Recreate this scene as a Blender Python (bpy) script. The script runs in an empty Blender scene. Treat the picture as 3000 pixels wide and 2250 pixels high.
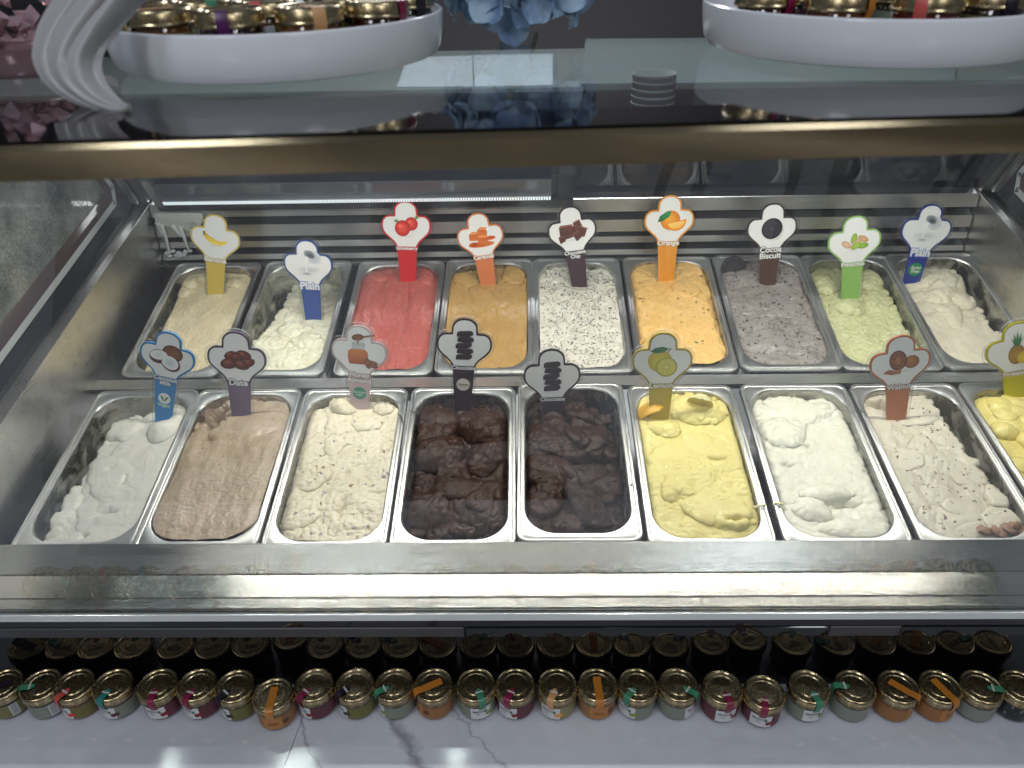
import bpy, math, random
import numpy as np
from mathutils import Matrix, Vector, noise as mn
R = math.radians
S = bpy.context.scene
COL = S.collection
random.seed(7)

# ------------------------------------------------------------------ camera
CAM = np.array([0.0130, -0.7700, 0.7374]); YAW, PIT, ROL, FPX = -0.02312, 0.55856, -0.02139, 2238.6
def _axes():
    cy, sy, cp, sp = math.cos(YAW), math.sin(YAW), math.cos(PIT), math.sin(PIT)
    f = np.array([sy*cp, cy*cp, -sp]); r = np.array([cy, -sy, 0.0]); u = np.cross(r, f)
    c, s = math.cos(ROL), math.sin(ROL)
    return c*r+s*u, -s*r+c*u, f
RX, UY, FW = _axes()
cd = bpy.data.cameras.new('camera'); cam = bpy.data.objects.new('camera', cd); COL.objects.link(cam)
cd.sensor_fit = 'HORIZONTAL'; cd.sensor_width = 36.0; cd.lens = FPX/3000*36
cd.clip_start = 0.02; cd.clip_end = 60
cam.matrix_world = Matrix(((RX[0], UY[0], -FW[0], CAM[0]), (RX[1], UY[1], -FW[1], CAM[1]), (RX[2], UY[2], -FW[2], CAM[2]), (0, 0, 0, 1)))
cd.dof.use_dof = True; cd.dof.focus_distance = 1.16; cd.dof.aperture_fstop = 6.3
S.camera = cam
K = 3000/2212
def ray(px, py):                      # photograph pixel (2212 wide) -> direction
    return FW+(px*K-1500)/FPX*RX-(py*K-1125)/FPX*UY
def hit(px, py, ax, val):
    d = ray(px, py); return CAM+d*((val-CAM[ax])/d[ax])
def hitp(px, py, y0, z0, a, off=0.0):  # plane through (y0,z0), rising at angle a along y
    d = ray(px, py); n = np.array([0, -math.sin(a), math.cos(a)]); p = np.array([0, y0, z0])+n*off
    return CAM+d*((n@(p-CAM))/(n@d))

# ------------------------------------------------------------------ render, world, lamps
S.cycles.use_denoising = True
S.cycles.max_bounces = 9; S.cycles.transparent_max_bounces = 24; S.cycles.glossy_bounces = 6
S.cycles.caustics_reflective = False; S.cycles.caustics_refractive = False
S.cycles.sample_clamp_indirect = 4.0
S.view_settings.view_transform = 'Standard'; S.view_settings.look = 'None'
S.view_settings.exposure = 0.0; S.view_settings.gamma = 1.0
W = bpy.data.worlds.new('World'); S.world = W; W.use_nodes = True
W.node_tree.nodes['Background'].inputs[0].default_value = (0.75, 0.85, 1.0, 1)
W.node_tree.nodes['Background'].inputs[1].default_value = 0.12
def area(name, loc, target, sx, sy, power, colour):
    l = bpy.data.lights.new(name, 'AREA'); l.shape = 'RECTANGLE'; l.size = sx; l.size_y = sy; l.energy = power; l.color = colour
    o = bpy.data.objects.new(name, l); COL.objects.link(o); o.location = loc
    o.rotation_euler = (Vector(target)-Vector(loc)).to_track_quat('-Z', 'Y').to_euler(); return o
area('room_fill_lamp', (-1.3, -3.1, 1.9), (0, 0.0, 0), 0.7, 0.7, 17, (0.93, 0.95, 1.0))  # this pair: unseen fill added from the front to lift the sign faces
area('room_fill_lamp', (1.4, -3.0, 1.9), (0, 0.0, 0), 0.7, 0.7, 11, (0.93, 0.95, 1.0))
area('room_fill_lamp', (-0.75, -0.98, 2.0), (-0.5, -0.3, 0), 0.35, 0.35, 7.0, (0.82, 0.90, 1.0))  # this pair: unseen overhead fill added for the marble and jars
area('room_fill_lamp', (0.85, -0.98, 2.0), (0.5, -0.3, 0), 0.35, 0.35, 5.5, (0.82, 0.90, 1.0))
area('room_fill_lamp', (0.1, 2.5, 1.95), (0.1, 1.7, 0.3), 1.6, 0.3, 62, (0.95, 0.97, 1.0))  # unseen fill added to brighten the worktop behind the shelf
LED_POWER = 262.0; LED_FRONT = 60.0

# ------------------------------------------------------------------ helpers
def lin(c):
    if isinstance(c, str):
        c = [int(c[i:i+2], 16)/255 for i in (0, 2, 4)]
    return tuple(((x/12.92) if x <= .04045 else ((x+.055)/1.055)**2.4) for x in c)
MATS = {}
def pm(name, col, rough=.5, metal=0.0, **kw):
    if name in MATS: return MATS[name]
    m = bpy.data.materials.new(name); m.use_nodes = True; nt = m.node_tree; b = nt.nodes['Principled BSDF']
    b.inputs['Base Color'].default_value = (*col, 1); b.inputs['Roughness'].default_value = rough; b.inputs['Metallic'].default_value = metal
    for k, v in kw.items():
        if k == 'emit': b.inputs['Emission Color'].default_value = (*v[0], 1); b.inputs['Emission Strength'].default_value = v[1]
        else: b.inputs[k.replace('_', ' ')].default_value = v
    MATS[name] = m; return m
def node(nt, t, **kw):
    n = nt.nodes.new(t)
    for k, v in kw.items(): setattr(n, k, v)
    return n
def link(nt, a, b): nt.links.new(a, b)
def tex_noise(nt, scale, detail=3, rough=.5, stretch=None, dist=0.0):
    tc = node(nt, 'ShaderNodeTexCoord'); n = node(nt, 'ShaderNodeTexNoise')
    n.inputs['Scale'].default_value = scale; n.inputs['Detail'].default_value = detail; n.inputs['Roughness'].default_value = rough
    n.inputs['Distortion'].default_value = dist
    if stretch:
        mp = node(nt, 'ShaderNodeMapping'); mp.inputs['Scale'].default_value = stretch
        link(nt, tc.outputs['Object'], mp.inputs['Vector']); link(nt, mp.outputs['Vector'], n.inputs['Vector'])
    else: link(nt, tc.outputs['Object'], n.inputs['Vector'])
    return n
def ramp(nt, src, stops):
    r = node(nt, 'ShaderNodeValToRGB'); e = r.color_ramp.elements
    while len(e) < len(stops): e.new(.5)
    for i, (p, c) in enumerate(stops):
        e[i].position = p; e[i].color = (*c, 1) if len(c) == 3 else c
    link(nt, src, r.inputs['Fac']); return r
def g3(v): return (v, v, v)
def steel(name, base=.55, r0=.18, r1=.38, stretch=(3, 120, 120), bump=.02, tint=(1, .99, .96), aniso=0.0, dirt=0.0, rn=.18):
    if name in MATS: return MATS[name]
    m = pm(name, tuple(base*t for t in tint), .3, 1.0); nt = m.node_tree; b = nt.nodes['Principled BSDF']
    n = tex_noise(nt, 6, 4, .6, stretch); r = ramp(nt, n.outputs['Fac'], [(.3, g3(r0)), (.7, g3(r1))])
    n2 = tex_noise(nt, 14, 5, .65); mx = node(nt, 'ShaderNodeMath', operation='MULTIPLY_ADD'); mx.inputs[1].default_value = rn
    link(nt, n2.outputs['Fac'], mx.inputs[0]); link(nt, r.outputs['Color'], mx.inputs[2]); link(nt, mx.outputs[0], b.inputs['Roughness'])
    bp = node(nt, 'ShaderNodeBump'); bp.inputs['Strength'].default_value = bump*4; bp.inputs['Distance'].default_value = .001
    link(nt, n.outputs['Fac'], bp.inputs['Height']); link(nt, bp.outputs['Normal'], b.inputs['Normal'])
    if aniso: b.inputs['Anisotropic'].default_value = aniso
    if dirt:
        n3 = tex_noise(nt, 38, 6, .7, None, .6); r3 = ramp(nt, n3.outputs['Fac'], [(.50, tuple(base*t for t in tint)), (.72, tuple(base*t*(1-dirt) for t in tint))])
        link(nt, r3.outputs['Color'], b.inputs['Base Color'])
    return m
def clear(name, tint=(.97, .985, .98), f0=.04, rough=0.0, haze=0.0):
    if name in MATS: return MATS[name]
    m = bpy.data.materials.new(name); m.use_nodes = True; nt = m.node_tree; nt.nodes.clear()
    out = node(nt, 'ShaderNodeOutputMaterial'); tr = node(nt, 'ShaderNodeBsdfTransparent'); gl = node(nt, 'ShaderNodeBsdfGlossy')
    tr.inputs['Color'].default_value = (*tint, 1); gl.inputs['Roughness'].default_value = rough
    lw = node(nt, 'ShaderNodeLayerWeight'); lw.inputs['Blend'].default_value = .5
    p = node(nt, 'ShaderNodeMath', operation='POWER'); p.inputs[1].default_value = 5.0
    ma = node(nt, 'ShaderNodeMath', operation='MULTIPLY_ADD'); ma.inputs[1].default_value = 1-f0; ma.inputs[2].default_value = f0
    mx = node(nt, 'ShaderNodeMixShader')
    link(nt, lw.outputs['Facing'], p.inputs[0]); link(nt, p.outputs[0], ma.inputs[0]); link(nt, ma.outputs[0], mx.inputs['Fac'])
    link(nt, tr.outputs[0], mx.inputs[1]); link(nt, gl.outputs[0], mx.inputs[2]); link(nt, mx.outputs[0], out.inputs['Surface'])
    MATS[name] = m; return m

class MB:
    def __init__(s): s.v = []; s.f = []; s.m = []; s.c = []
    def add(s, vs, fs, mi=0):
        o = len(s.v); s.v.extend([tuple(map(float, q)) for q in vs]); s.f.extend([tuple(i+o for i in f) for f in fs]); s.m.extend([mi]*len(fs)); return s
    def box(s, lo, hi, mi=0, bev=0.0, M=None):
        (x0, y0, z0), (x1, y1, z1) = lo, hi
        b = min(bev, abs(x1-x0)*.45, abs(y1-y0)*.45, abs(z1-z0)*.45)
        if b <= 0:
            vs = [(x0,y0,z0),(x1,y0,z0),(x1,y1,z0),(x0,y1,z0),(x0,y0,z1),(x1,y0,z1),(x1,y1,z1),(x0,y1,z1)]
            fs = [(3,2,1,0),(4,5,6,7),(0,1,5,4),(1,2,6,5),(2,3,7,6),(3,0,4,7)]
        else:
            vs = []; idx = {}
            X = (x0, x1); Y = (y0, y1); Z = (z0, z1)
            for i in (0, 1):
                for j in (0, 1):
                    for k in (0, 1):
                        sx, sy, sz = (1-2*i)*b, (1-2*j)*b, (1-2*k)*b
                        for a, d in (('x', (0, sy, sz)), ('y', (sx, 0, sz)), ('z', (sx, sy, 0))):
                            idx[i, j, k, a] = len(vs); vs.append((X[i]+d[0], Y[j]+d[1], Z[k]+d[2]))
            q = lambda *t: tuple(idx[e] for e in t); fs = []
            for i in (0, 1):
                fs.append(q((i,0,0,'x'),(i,1,0,'x'),(i,1,1,'x'),(i,0,1,'x'))); fs.append(q((0,i,0,'y'),(1,i,0,'y'),(1,i,1,'y'),(0,i,1,'y'))); fs.append(q((0,0,i,'z'),(1,0,i,'z'),(1,1,i,'z'),(0,1,i,'z')))
                for j in (0, 1):
                    fs.append(q((i,j,0,'x'),(i,j,1,'x'),(i,j,1,'y'),(i,j,0,'y'))); fs.append(q((i,0,j,'x'),(i,1,j,'x'),(i,1,j,'z'),(i,0,j,'z'))); fs.append(q((0,i,j,'y'),(1,i,j,'y'),(1,i,j,'z'),(0,i,j,'z')))
                    for k in (0, 1): fs.append(q((i,j,k,'x'),(i,j,k,'y'),(i,j,k,'z')))
        if M is not None: vs = [tuple(M @ Vector(v)) for v in vs]
        return s.add(vs, fs, mi)
    def prism(s, poly, x0, x1, mi=0):          # polygon in (y,z), swept along x
        n = len(poly); vs = [(x0, y, z) for y, z in poly]+[(x1, y, z) for y, z in poly]
        fs = [(i, (i+1) % n, n+(i+1) % n, n+i) for i in range(n)]+[tuple(range(n))[::-1], tuple(range(n, 2*n))]
        return s.add(vs, fs, mi)
    def lathe(s, prof, n=40, mi=0, c=(0, 0, 0), cap0=False, cap1=False):
        vs = []; fs = []
        for r, z in prof:
            for k in range(n):
                a = 2*math.pi*k/n; vs.append((c[0]+r*math.cos(a), c[1]+r*math.sin(a), c[2]+z))
        for i in range(len(prof)-1):
            for k in range(n): fs.append((i*n+k, i*n+(k+1) % n, (i+1)*n+(k+1) % n, (i+1)*n+k))
        if cap0: fs.append(tuple(range(n))[::-1])
        if cap1: fs.append(tuple((len(prof)-1)*n+k for k in range(n)))
        return s.add(vs, fs, mi)
    def loft(s, rings, mi=0, cap=False, closed=True):
        n = len(rings[0]); vs = [p for r in rings for p in r]; fs = []
        for i in range(len(rings)-1):
            for k in range(n if closed else n-1): fs.append((i*n+k, i*n+(k+1) % n, (i+1)*n+(k+1) % n, (i+1)*n+k))
        if cap: fs.append(tuple((len(rings)-1)*n+k for k in range(n)))
        return s.add(vs, fs, mi)
    def tube(s, pts, rad, n=8, mi=0):
        pts = [Vector(p) for p in pts]; rings = []
        for i, p in enumerate(pts):
            t = (pts[min(i+1, len(pts)-1)]-pts[max(i-1, 0)]).normalized(); a = t.orthogonal().normalized(); b = t.cross(a)
            r = rad[i] if isinstance(rad, (list, tuple)) else rad
            rings.append([p+(a*math.cos(2*math.pi*k/n)+b*math.sin(2*math.pi*k/n))*r for k in range(n)])
        return s.loft(rings, mi, True)
    def build(s, name, mats, parent=None, smooth=None, M=None):
        me = bpy.data.meshes.new(name); me.from_pydata(s.v, [], s.f)
        for m in (mats if isinstance(mats, (list, tuple)) else [mats]): me.materials.append(m)
        if any(s.m): me.polygons.foreach_set('material_index', s.m)
        if smooth is not None:
            me.polygons.foreach_set('use_smooth', [True]*len(s.f)); me.set_sharp_from_angle(angle=R(smooth))
        o = bpy.data.objects.new(name, me); COL.objects.link(o)
        if parent is not None: o.parent = parent
        if M is not None: o.matrix_local = M
        return o
def tag(o, label=None, cat=None, group=None, kind=None):
    for k, v in (('label', label), ('category', cat), ('group', group), ('kind', kind)):
        if v: o[k] = v
    return o
def empty(name, loc=(0, 0, 0), M=None):
    o = bpy.data.objects.new(name, None); COL.objects.link(o); o.empty_display_size = .02
    if M is not None: o.matrix_world = M
    else: o.location = loc
    return o
def text_mesh(name, body, size, mat, parent=None, M=None, offset=0.0, shear=0.0, spacing=1.0, line=.85, bend=None):
    cu = bpy.data.curves.new('lettering', 'FONT'); cu.body = body; cu.size = size; cu.align_x = 'CENTER'; cu.align_y = 'CENTER'
    cu.offset = offset; cu.shear = shear; cu.space_character = spacing; cu.space_line = line; cu.resolution_u = 3
    t = bpy.data.objects.new('lettering', cu); COL.objects.link(t)
    me = bpy.data.meshes.new_from_object(t.evaluated_get(bpy.context.evaluated_depsgraph_get()))
    bpy.data.objects.remove(t); bpy.data.curves.remove(cu)
    me.name = name; me.materials.clear(); me.materials.append(mat)
    if bend:
        for v in me.vertices: v.co = bend(v.co)
    o = bpy.data.objects.new(name, me); COL.objects.link(o)
    if parent: o.parent = parent
    if M is not None: o.matrix_local = M
    return o

# ------------------------------------------------------------------ materials
STEEL = steel('brushed_steel', .60, .16, .30, (3, 90, 90), .02)
RAILST = steel('rail_steel', .52, .11, .15, (.15, 420, 420), .030, (1, .985, .93), .985, .12, .03)
_nt = RAILST.node_tree; _tg = _nt.nodes.new('ShaderNodeTangent'); _tg.direction_type = 'RADIAL'; _tg.axis = 'X'; _nt.links.new(_tg.outputs[0], _nt.nodes['Principled BSDF'].inputs['Tangent'])
SLATST = steel('slat_steel', .74, .20, .27, (2, 30, 30), .0, (1, .985, .95))
PANST = steel('pan_steel', .66, .20, .34, (40, 6, 40), .02, (1, 1, .99), 0.0, .08)
SIDEST = steel('side_steel', .66, .18, .27, (60, 2, 60), .002, (1, .985, .95), 0.0, .22)
DARKST = steel('dark_steel', .22, .25, .45, (3, 60, 60), .03)
BRONZE = steel('bronze_bar', .40, .16, .21, (1.2, 300, 300), .012, (1.0, .80, .50), .97, 0, .03)
_nt = BRONZE.node_tree; _tg = _nt.nodes.new('ShaderNodeTangent'); _tg.direction_type = 'RADIAL'; _tg.axis = 'X'; _nt.links.new(_tg.outputs[0], _nt.nodes['Principled BSDF'].inputs['Tangent'])
BLACKGL = pm('black_glass', (.004, .004, .006), .03, 0, IOR=1.62)
BLACK = pm('black_plastic', (.008, .008, .010), .35)
GASKET = pm('rubber_gasket', (.004, .004, .007), .55, 0, Specular_IOR_Level=.2)
GREYBAR = pm('grey_trim', (.045, .045, .052), .4)
GLASS = clear('clear_glass', (.97, .985, .98), .068)   # double glazed
SHELFGL = clear('shelf_glass', (.86, .92, .93), .05)
ACRYL = clear('clear_acrylic', (.95, .96, .96), .07)
ACRYL_EDGE = pm('acrylic_edge', (.62, .66, .66), .15, 0, Alpha=.35)
FRIT = pm('frit_grey', (.72, .76, .76), .18, .35)
FRITDOT = pm('frit_dot', (.85, .88, .88), .2, .3)
PORC = pm('white_porcelain', (.72, .73, .77), .16)
GOLD = steel('gold_lid', .42, .12, .22, (30, 30, 30), .012, (1.0, .81, .48))
WHITE = pm('white_print', (.82, .82, .82), .4)
INKDARK = pm('dark_ink', (.03, .025, .03), .5)

# ------------------------------------------------------------------ setting: floor, wall, counter behind
def marble(name, base, vein, specific=False):
    m = pm(name, base, .10, 0); nt = m.node_tree; b = nt.nodes['Principled BSDF']
    n = tex_noise(nt, 3.2, 7, .62, None, .5); r = ramp(nt, n.outputs['Fac'], [(.30, tuple(c*.80 for c in base)), (.55, base), (.8, tuple(min(1, c*1.06) for c in base))])
    col = r.outputs['Color']
    def band(cx, k, amp, wid, sc, ymax, strength):
        nonlocal col
        tc = node(nt, 'ShaderNodeTexCoord'); sp = node(nt, 'ShaderNodeSeparateXYZ'); link(nt, tc.outputs['Object'], sp.inputs[0])
        nn = tex_noise(nt, sc, 6, .65)
        a = node(nt, 'ShaderNodeMath', operation='MULTIPLY_ADD'); a.inputs[1].default_value = k; a.inputs[2].default_value = -cx; link(nt, sp.outputs['Y'], a.inputs[0])
        c2 = node(nt, 'ShaderNodeMath', operation='ADD'); link(nt, sp.outputs['X'], c2.inputs[0]); link(nt, a.outputs[0], c2.inputs[1])
        d = node(nt, 'ShaderNodeMath', operation='MULTIPLY_ADD'); d.inputs[1].default_value = amp; link(nt, nn.outputs['Fac'], d.inputs[0]); link(nt, c2.outputs[0], d.inputs[2])
        e = node(nt, 'ShaderNodeMath', operation='SUBTRACT'); e.inputs[1].default_value = amp*.5; link(nt, d.outputs[0], e.inputs[0])
        ab = node(nt, 'ShaderNodeMath', operation='ABSOLUTE'); link(nt, e.outputs[0], ab.inputs[0])
        n5 = tex_noise(nt, sc*2.3, 4, .6); w2 = node(nt, 'ShaderNodeMath', operation='MULTIPLY'); w2.inputs[1].default_value = wid*2; link(nt, n5.outputs['Fac'], w2.inputs[0])
        dv = node(nt, 'ShaderNodeMath', operation='DIVIDE'); link(nt, ab.outputs[0], dv.inputs[0]); link(nt, w2.outputs[0], dv.inputs[1])
        rr = ramp(nt, dv.outputs[0], [(.0, g3(strength)), (.55, g3(strength*.45)), (1.0, g3(0))])
        mx = node(nt, 'ShaderNodeMix', data_type='RGBA'); link(nt, rr.outputs['Color'], mx.inputs['Factor']); link(nt, col, mx.inputs[6]); mx.inputs[7].default_value = (*vein, 1)
        col = mx.outputs[2]
    if specific:
        band(-.255, .62, .055, .012, 16, 0, .70); band(-.372, .55, .05, .0035, 14, 0, .55); band(-.21, .9, .07, .004, 22, 0, .5)
    else:
        band(.3, .8, .8, .02, 2.0, 0, .5); band(-.9, -.6, .9, .02, 1.6, 0, .5)
    link(nt, col, b.inputs['Base Color']); return m
LEDGE_M = marble('white_marble', (.54, .55, .61), (.12, .12, .15), True)
FLOOR_M = marble('floor_marble', (.66, .69, .76), (.22, .24, .30))
def plane(name, x0, x1, y0, y1, z, mat):
    b = MB(); b.box((x0, y0, z-.05), (x1, y1, z)); return tag(b.build(name, mat), kind='structure')
plane('floor', -5, 5, -5.5, 3.2, -.78, FLOOR_M)
DARKREFL = pm('dark_refl_surface', (.02, .02, .024), .35)
for x0, x1 in ((-1.08, -.56), (-.28, .105)):  # added dark slabs, unseen, to darken bands of the front glass reflection
    b = MB(); b.box((x0, -1.02, -.7795), (x1, -.12, -.776)); tag(b.build('dark_refl_slab', DARKREFL), kind='structure')
wall_m = pm('back_wall_paint', (.035, .030, .034), .6)
b = MB(); b.box((-5, 3.2, -.78), (5, 3.3, 2.6)); tag(b.build('back_wall', wall_m), kind='structure')

# marble ledge under the jars, two slabs with a seam
ledge = tag(empty('marble_ledge', (0, 0, -.1805)), 'white veined marble ledge in two glossy slabs under the row of jam jars', 'ledge')
for x0, x1, k in ((-1.6, -.2921, 0), (-.2912, 1.6, 1)):
    me = MB(); me.add([(x0, -.245, 0), (x1, -.245, 0), (x1, -.088, 0), (x0, -.088, 0), (x0, -.245, -.03), (x1, -.245, -.03), (x1, -.088, -.03), (x0, -.088, -.03)], [(0,1,2,3),(7,6,5,4),(4,5,1,0),(5,6,2,1),(6,7,3,2),(7,4,0,3)])
    sh = .0962  # the seam runs slightly slanted
    me.v = [(x+(sh*(y+.138) if abs(x) < 1 else 0), y, z) for x, y, z in me.v]
    me.build('slab', LEDGE_M, ledge)
b = MB(); b.box((-1.6, -.235, -.599), (1.6, -.10, -.0305)); b.build('front_panel', pm('ledge_front', (.05, .04, .04), .3), ledge)

# ------------------------------------------------------------------ display case
case = tag(empty('display_case', (0, 0, 0)), 'stainless steel and glass ice cream display case holding two rows of pans', 'display case')
XL, XR = -.733, .8946
LX, RXE = -1.25, 1.45
A1, A2, Y1, Z1 = .1819, .2506, .3542, .0545
# front rail of three folded bands
def sheet(prof, x0, x1, t=.004):
    n = len(prof); lo = [(y, z-t) for y, z in prof][::-1]
    return MB().prism(list(prof)+lo, x0, x1)
def band(p0, p1, name, m, t=.004):
    return sheet([p0, p1], LX, RXE, t).build(name, m, case)
rail = MB()
P = [(-.0005, -.012), (-.003, .0045), (-.0365, -.0185), (-.0375, -.0205), (-.0724, -.0250), (-.0734, -.0268), (-.0872, -.0288), (-.0880, -.0306)]
rail.prism(P+[(-.084, -.05), (-.004, -.05)], LX, RXE)
rail.build('front_rail', RAILST, case)
b = MB(); b.box((LX, -.0905, -.0330), (RXE, -.0885, -.0301)); b.build('rail_gap', BLACK, case)
fb = MB(); fb.box((LX, -.0945, -.0462), (RXE, -.0885, -.0335), bev=.0008); frit = fb.build('frit_band', FRIT, case)
d = MB()
for i in range(560):
    x = LX+.3+i*.0042
    d.add([(x+.0009*math.cos(a), -.09475, -.0365+.0009*math.sin(a)) for a in [k*math.pi/3 for k in range(6)]], [tuple(range(6))])
tag(d.build('frit_dots', FRITDOT, frit), kind='stuff')
b = MB(); b.box((LX, -.0925, -.0592), (RXE, -.0875, -.0466)); b.build('black_edge', BLACKGL, case)
xa = hit(1003, 1360, 1, -.093)[0]; xb = hit(1790, 1360, 1, -.093)[0]; xc = hit(1945, 1360, 1, -.093)[0]
for x0, x1, m in ((LX, xa, GREYBAR), (xa+.001, xb, BLACKGL), (xb+.001, xc, GREYBAR), (xc+.001, RXE, BLACKGL)):
    b = MB(); b.box((x0, -.0945, -.0775), (x1, -.0880, -.0596), bev=.0012); b.build('lower_trim', m, case)
b = MB(); b.box((LX, -.0905, -.1800), (RXE, -.085, -.0779)); b.build('mirror_panel', pm('black_panel', (.002, .002, .003), .03, 0, IOR=1.42), case)
# tub below the pans
b = MB(); b.box((XL+.0, .002, -.20), (XR, .70, -.19)); b.build('tub_floor', DARKST, case)
# divider between the rows and rear strip
y0 = .3285; z0 = math.tan(A1)*y0
b = MB(); b.add([(XL, .3185, .0530), (XR, .3185, .0530), (XR, .3525, .0510), (XL, .3525, .0510), (XL, .3185, .044), (XR, .3185, .044), (XR, .3525, .042), (XL, .3525, .042)], [(0,1,2,3),(7,6,5,4),(4,5,1,0),(5,6,2,1),(6,7,3,2),(7,4,0,3)]); b.build('divider_strip', STEEL, case)
b = MB(); b.box((XL, .672, .124), (XR, .70, .129)); b.build('rear_strip', DARKST, case)
# louvres behind the rear pans
def zat(py): return hit(1106, py, 1, .69)[2]
b = MB(); b.box((XL, .716, .12), (XR, .722, .262)); b.build('louvre_back', BLACK, case)
for a0, a1 in ((432, 459), (478, 502), (514, 526), (542, 552)):
    zt, zb = zat(a0), zat(a1)
    s = MB(); s.prism([(.688, zb), (.690, zb-.0012), (.7145, zb+.010), (.7145, zb+.012), (.6912, zb+.0012), (.6925, zt-.001), (.7145, zt+.004), (.7145, zt+.0055), (.6905, zt)], XL+.002, XR-.002)
    s.build('louvre_slat', SLATST, case)
# side walls and sloping ledges
def zl(y): return .105+.207*y
for sx, xi in ((-1, XL), (1, XR)):
    w = MB(); poly = [(.0, -.2), (.70, -.2), (.70, zl(.70)), (-.08, zl(-.08)), (-.08, -.02)]
    w.prism(poly, xi, xi+sx*.003) if sx > 0 else w.prism(poly, xi-.003, xi)
    w.build('side_wall', SIDEST, case)
    xo = xi+sx*.024
    w = MB(); w.prism([(-.08, zl(-.08)+.0006), (.70, zl(.70)+.0006), (.70, zl(.70)-.004), (-.08, zl(-.08)-.004)], *sorted((xi+sx*.0002, xo))); w.build('side_ledge', SIDEST, case)
    w = MB(); w.prism([(-.11, zl(-.11)+.010), (.70, zl(.70)+.010), (.70, zl(.70)-.01), (-.11, zl(-.11)-.01)], *sorted((xo+sx*.0003, xo+sx*.0275))); w.build('gasket', GASKET, case)
    # slanted rear corner post
    w = MB(); w.prism([(.69, .255), (.634, .345), (.592, .412), (.614, .422), (.656, .352), (.712, .258)], *sorted((xi-sx*.002, xi+sx*.026))); w.build('corner_post', DARKST, case)
    w = MB(); w.prism([(.679, .262), (.594, .400), (.588, .396), (.672, .258)], *sorted((xi+sx*.010, xi+sx*.022))); w.build('post_trim', STEEL, case)
    # frosted side pane
    xg = xo+sx*.030
    poly = [(-.12, zl(-.12)+.012), (.674, zl(.674)+.012), (.684, .292), (.606, .415), (-.22, .54)]
    m = MATS.get('frosted_pane')
    if m is None:
        m = bpy.data.materials.new('frosted_pane'); m.use_nodes = True; MATS['frosted_pane'] = m; nt = m.node_tree; bb = nt.nodes['Principled BSDF']
        bb.inputs['Base Color'].default_value = (.10, .115, .105, 1); bb.inputs['Roughness'].default_value = .12
        n = tex_noise(nt, 210, 3, .65); rr = ramp(nt, n.outputs['Fac'], [(.50, g3(0)), (.60, g3(1))])
        bp = node(nt, 'ShaderNodeBump'); bp.inputs['Strength'].default_value = .9; bp.inputs['Distance'].default_value = .0022
        link(nt, rr.outputs['Color'], bp.inputs['Height']); link(nt, bp.outputs['Normal'], bb.inputs['Normal'])
        n2 = tex_noise(nt, 9, 5, .6); r2 = ramp(nt, n2.outputs['Fac'], [(.36, (.07, .085, .08)), (.68, (.32, .34, .32))]); link(nt, r2.outputs['Color'], bb.inputs['Base Color'])
        bb.inputs['Coat Weight'].default_value = .6; bb.inputs['Coat Roughness'].default_value = .05
    w = MB(); w.prism(poly, *sorted((xg, xg+sx*.005))); pane = w.build('side_pane', m, case)
    # bare rim of the pane with dots
    w = MB(); inner = [(-.11, zl(-.11)+.058), (.632, zl(.632)+.052), (.650, .289), (.586, .395), (-.21, .50)]
    xs = xg-sx*.0008
    vs = [(xs, y, z) for y, z in poly]+[(xs, y, z) for y, z in inner]
    w.add(vs, [(0, 1, 6, 5), (1, 2, 7, 6), (2, 3, 8, 7)]); w.build('pane_border', pm('pane_border', (.085, .06, .06), .08), pane)
    w = MB()
    def dots(p, q, offs):
        L = math.dist(p, q); ty, tz = (q[0]-p[0])/L, (q[1]-p[1])/L
        for i in range(int(L/.0052)):
            for o in offs:
                y = p[0]+ty*i*.0052-tz*o; z = p[1]+tz*i*.0052+ty*o
                w.add([(xs-sx*.0011, y+.0013*math.cos(a), z+.0013*math.sin(a)) for a in [k*math.pi/3 for k in range(6)]], [tuple(range(6))])
    dots(poly[0], poly[1], (.004, .009)); dots(poly[1], poly[2], (.004, .009)); dots(poly[2], poly[3], (.004, .009))
    tag(w.build('frit_dots', FRITDOT, pane), kind='stuff')
    w = MB()
    for i in range(3):
        p, q = poly[i], poly[i+1]; L = math.dist(p, q); ny, nz = -(q[1]-p[1])/L*.013, (q[0]-p[0])/L*.013
        w.add([(xs-sx*.0005, p[0], p[1]), (xs-sx*.0005, q[0], q[1]), (xs-sx*.0005, q[0]+ny, q[1]+nz), (xs-sx*.0005, p[0]+ny, p[1]+nz)], [(0, 1, 2, 3)])
    w.build('frit_band', FRIT, pane)
# sliding rear doors leaning forward
def dpt(x, s, off=0.0):     # s metres up along the door plane
    return (x, .690-.528*s-.849*off, .256+.849*s-.528*off)
xm = hit(1240, 385, 1, .66)[0]
def door(x0, x1, off):
    dr = empty('rear_door'); dr.parent = case
    def quad(bm, xa, xb, sa, sb, o0, o1):
        c = [dpt(x, s, o) for o in (o0, o1) for x, s in ((xa, sa), (xb, sa), (xb, sb), (xa, sb))]
        bm.add(c, [(3, 2, 1, 0), (4, 5, 6, 7), (0, 1, 5, 4), (1, 2, 6, 5), (2, 3, 7, 6), (3, 0, 4, 7)])
    q = MB(); quad(q, x0, x1, .0, .185, off, off+.004); q.build('pane', pm('door_glass', (.006, .008, .014), .05, 0, IOR=1.32), dr)
    q = MB(); quad(q, x0, x1, .0, .018, off+.0042, off+.012); quad(q, x0, x0+.03, .0182, .185, off+.0042, off+.010); quad(q, x1-.03, x1, .0182, .185, off+.0042, off+.010)
    q.build('frame', pm('door_frame', (.02, .022, .03), .25, .4), dr)
    return dr
d1 = door(XL+.03, xm, .012); d2 = door(xm-.05, XR-.03, -.006)
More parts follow.
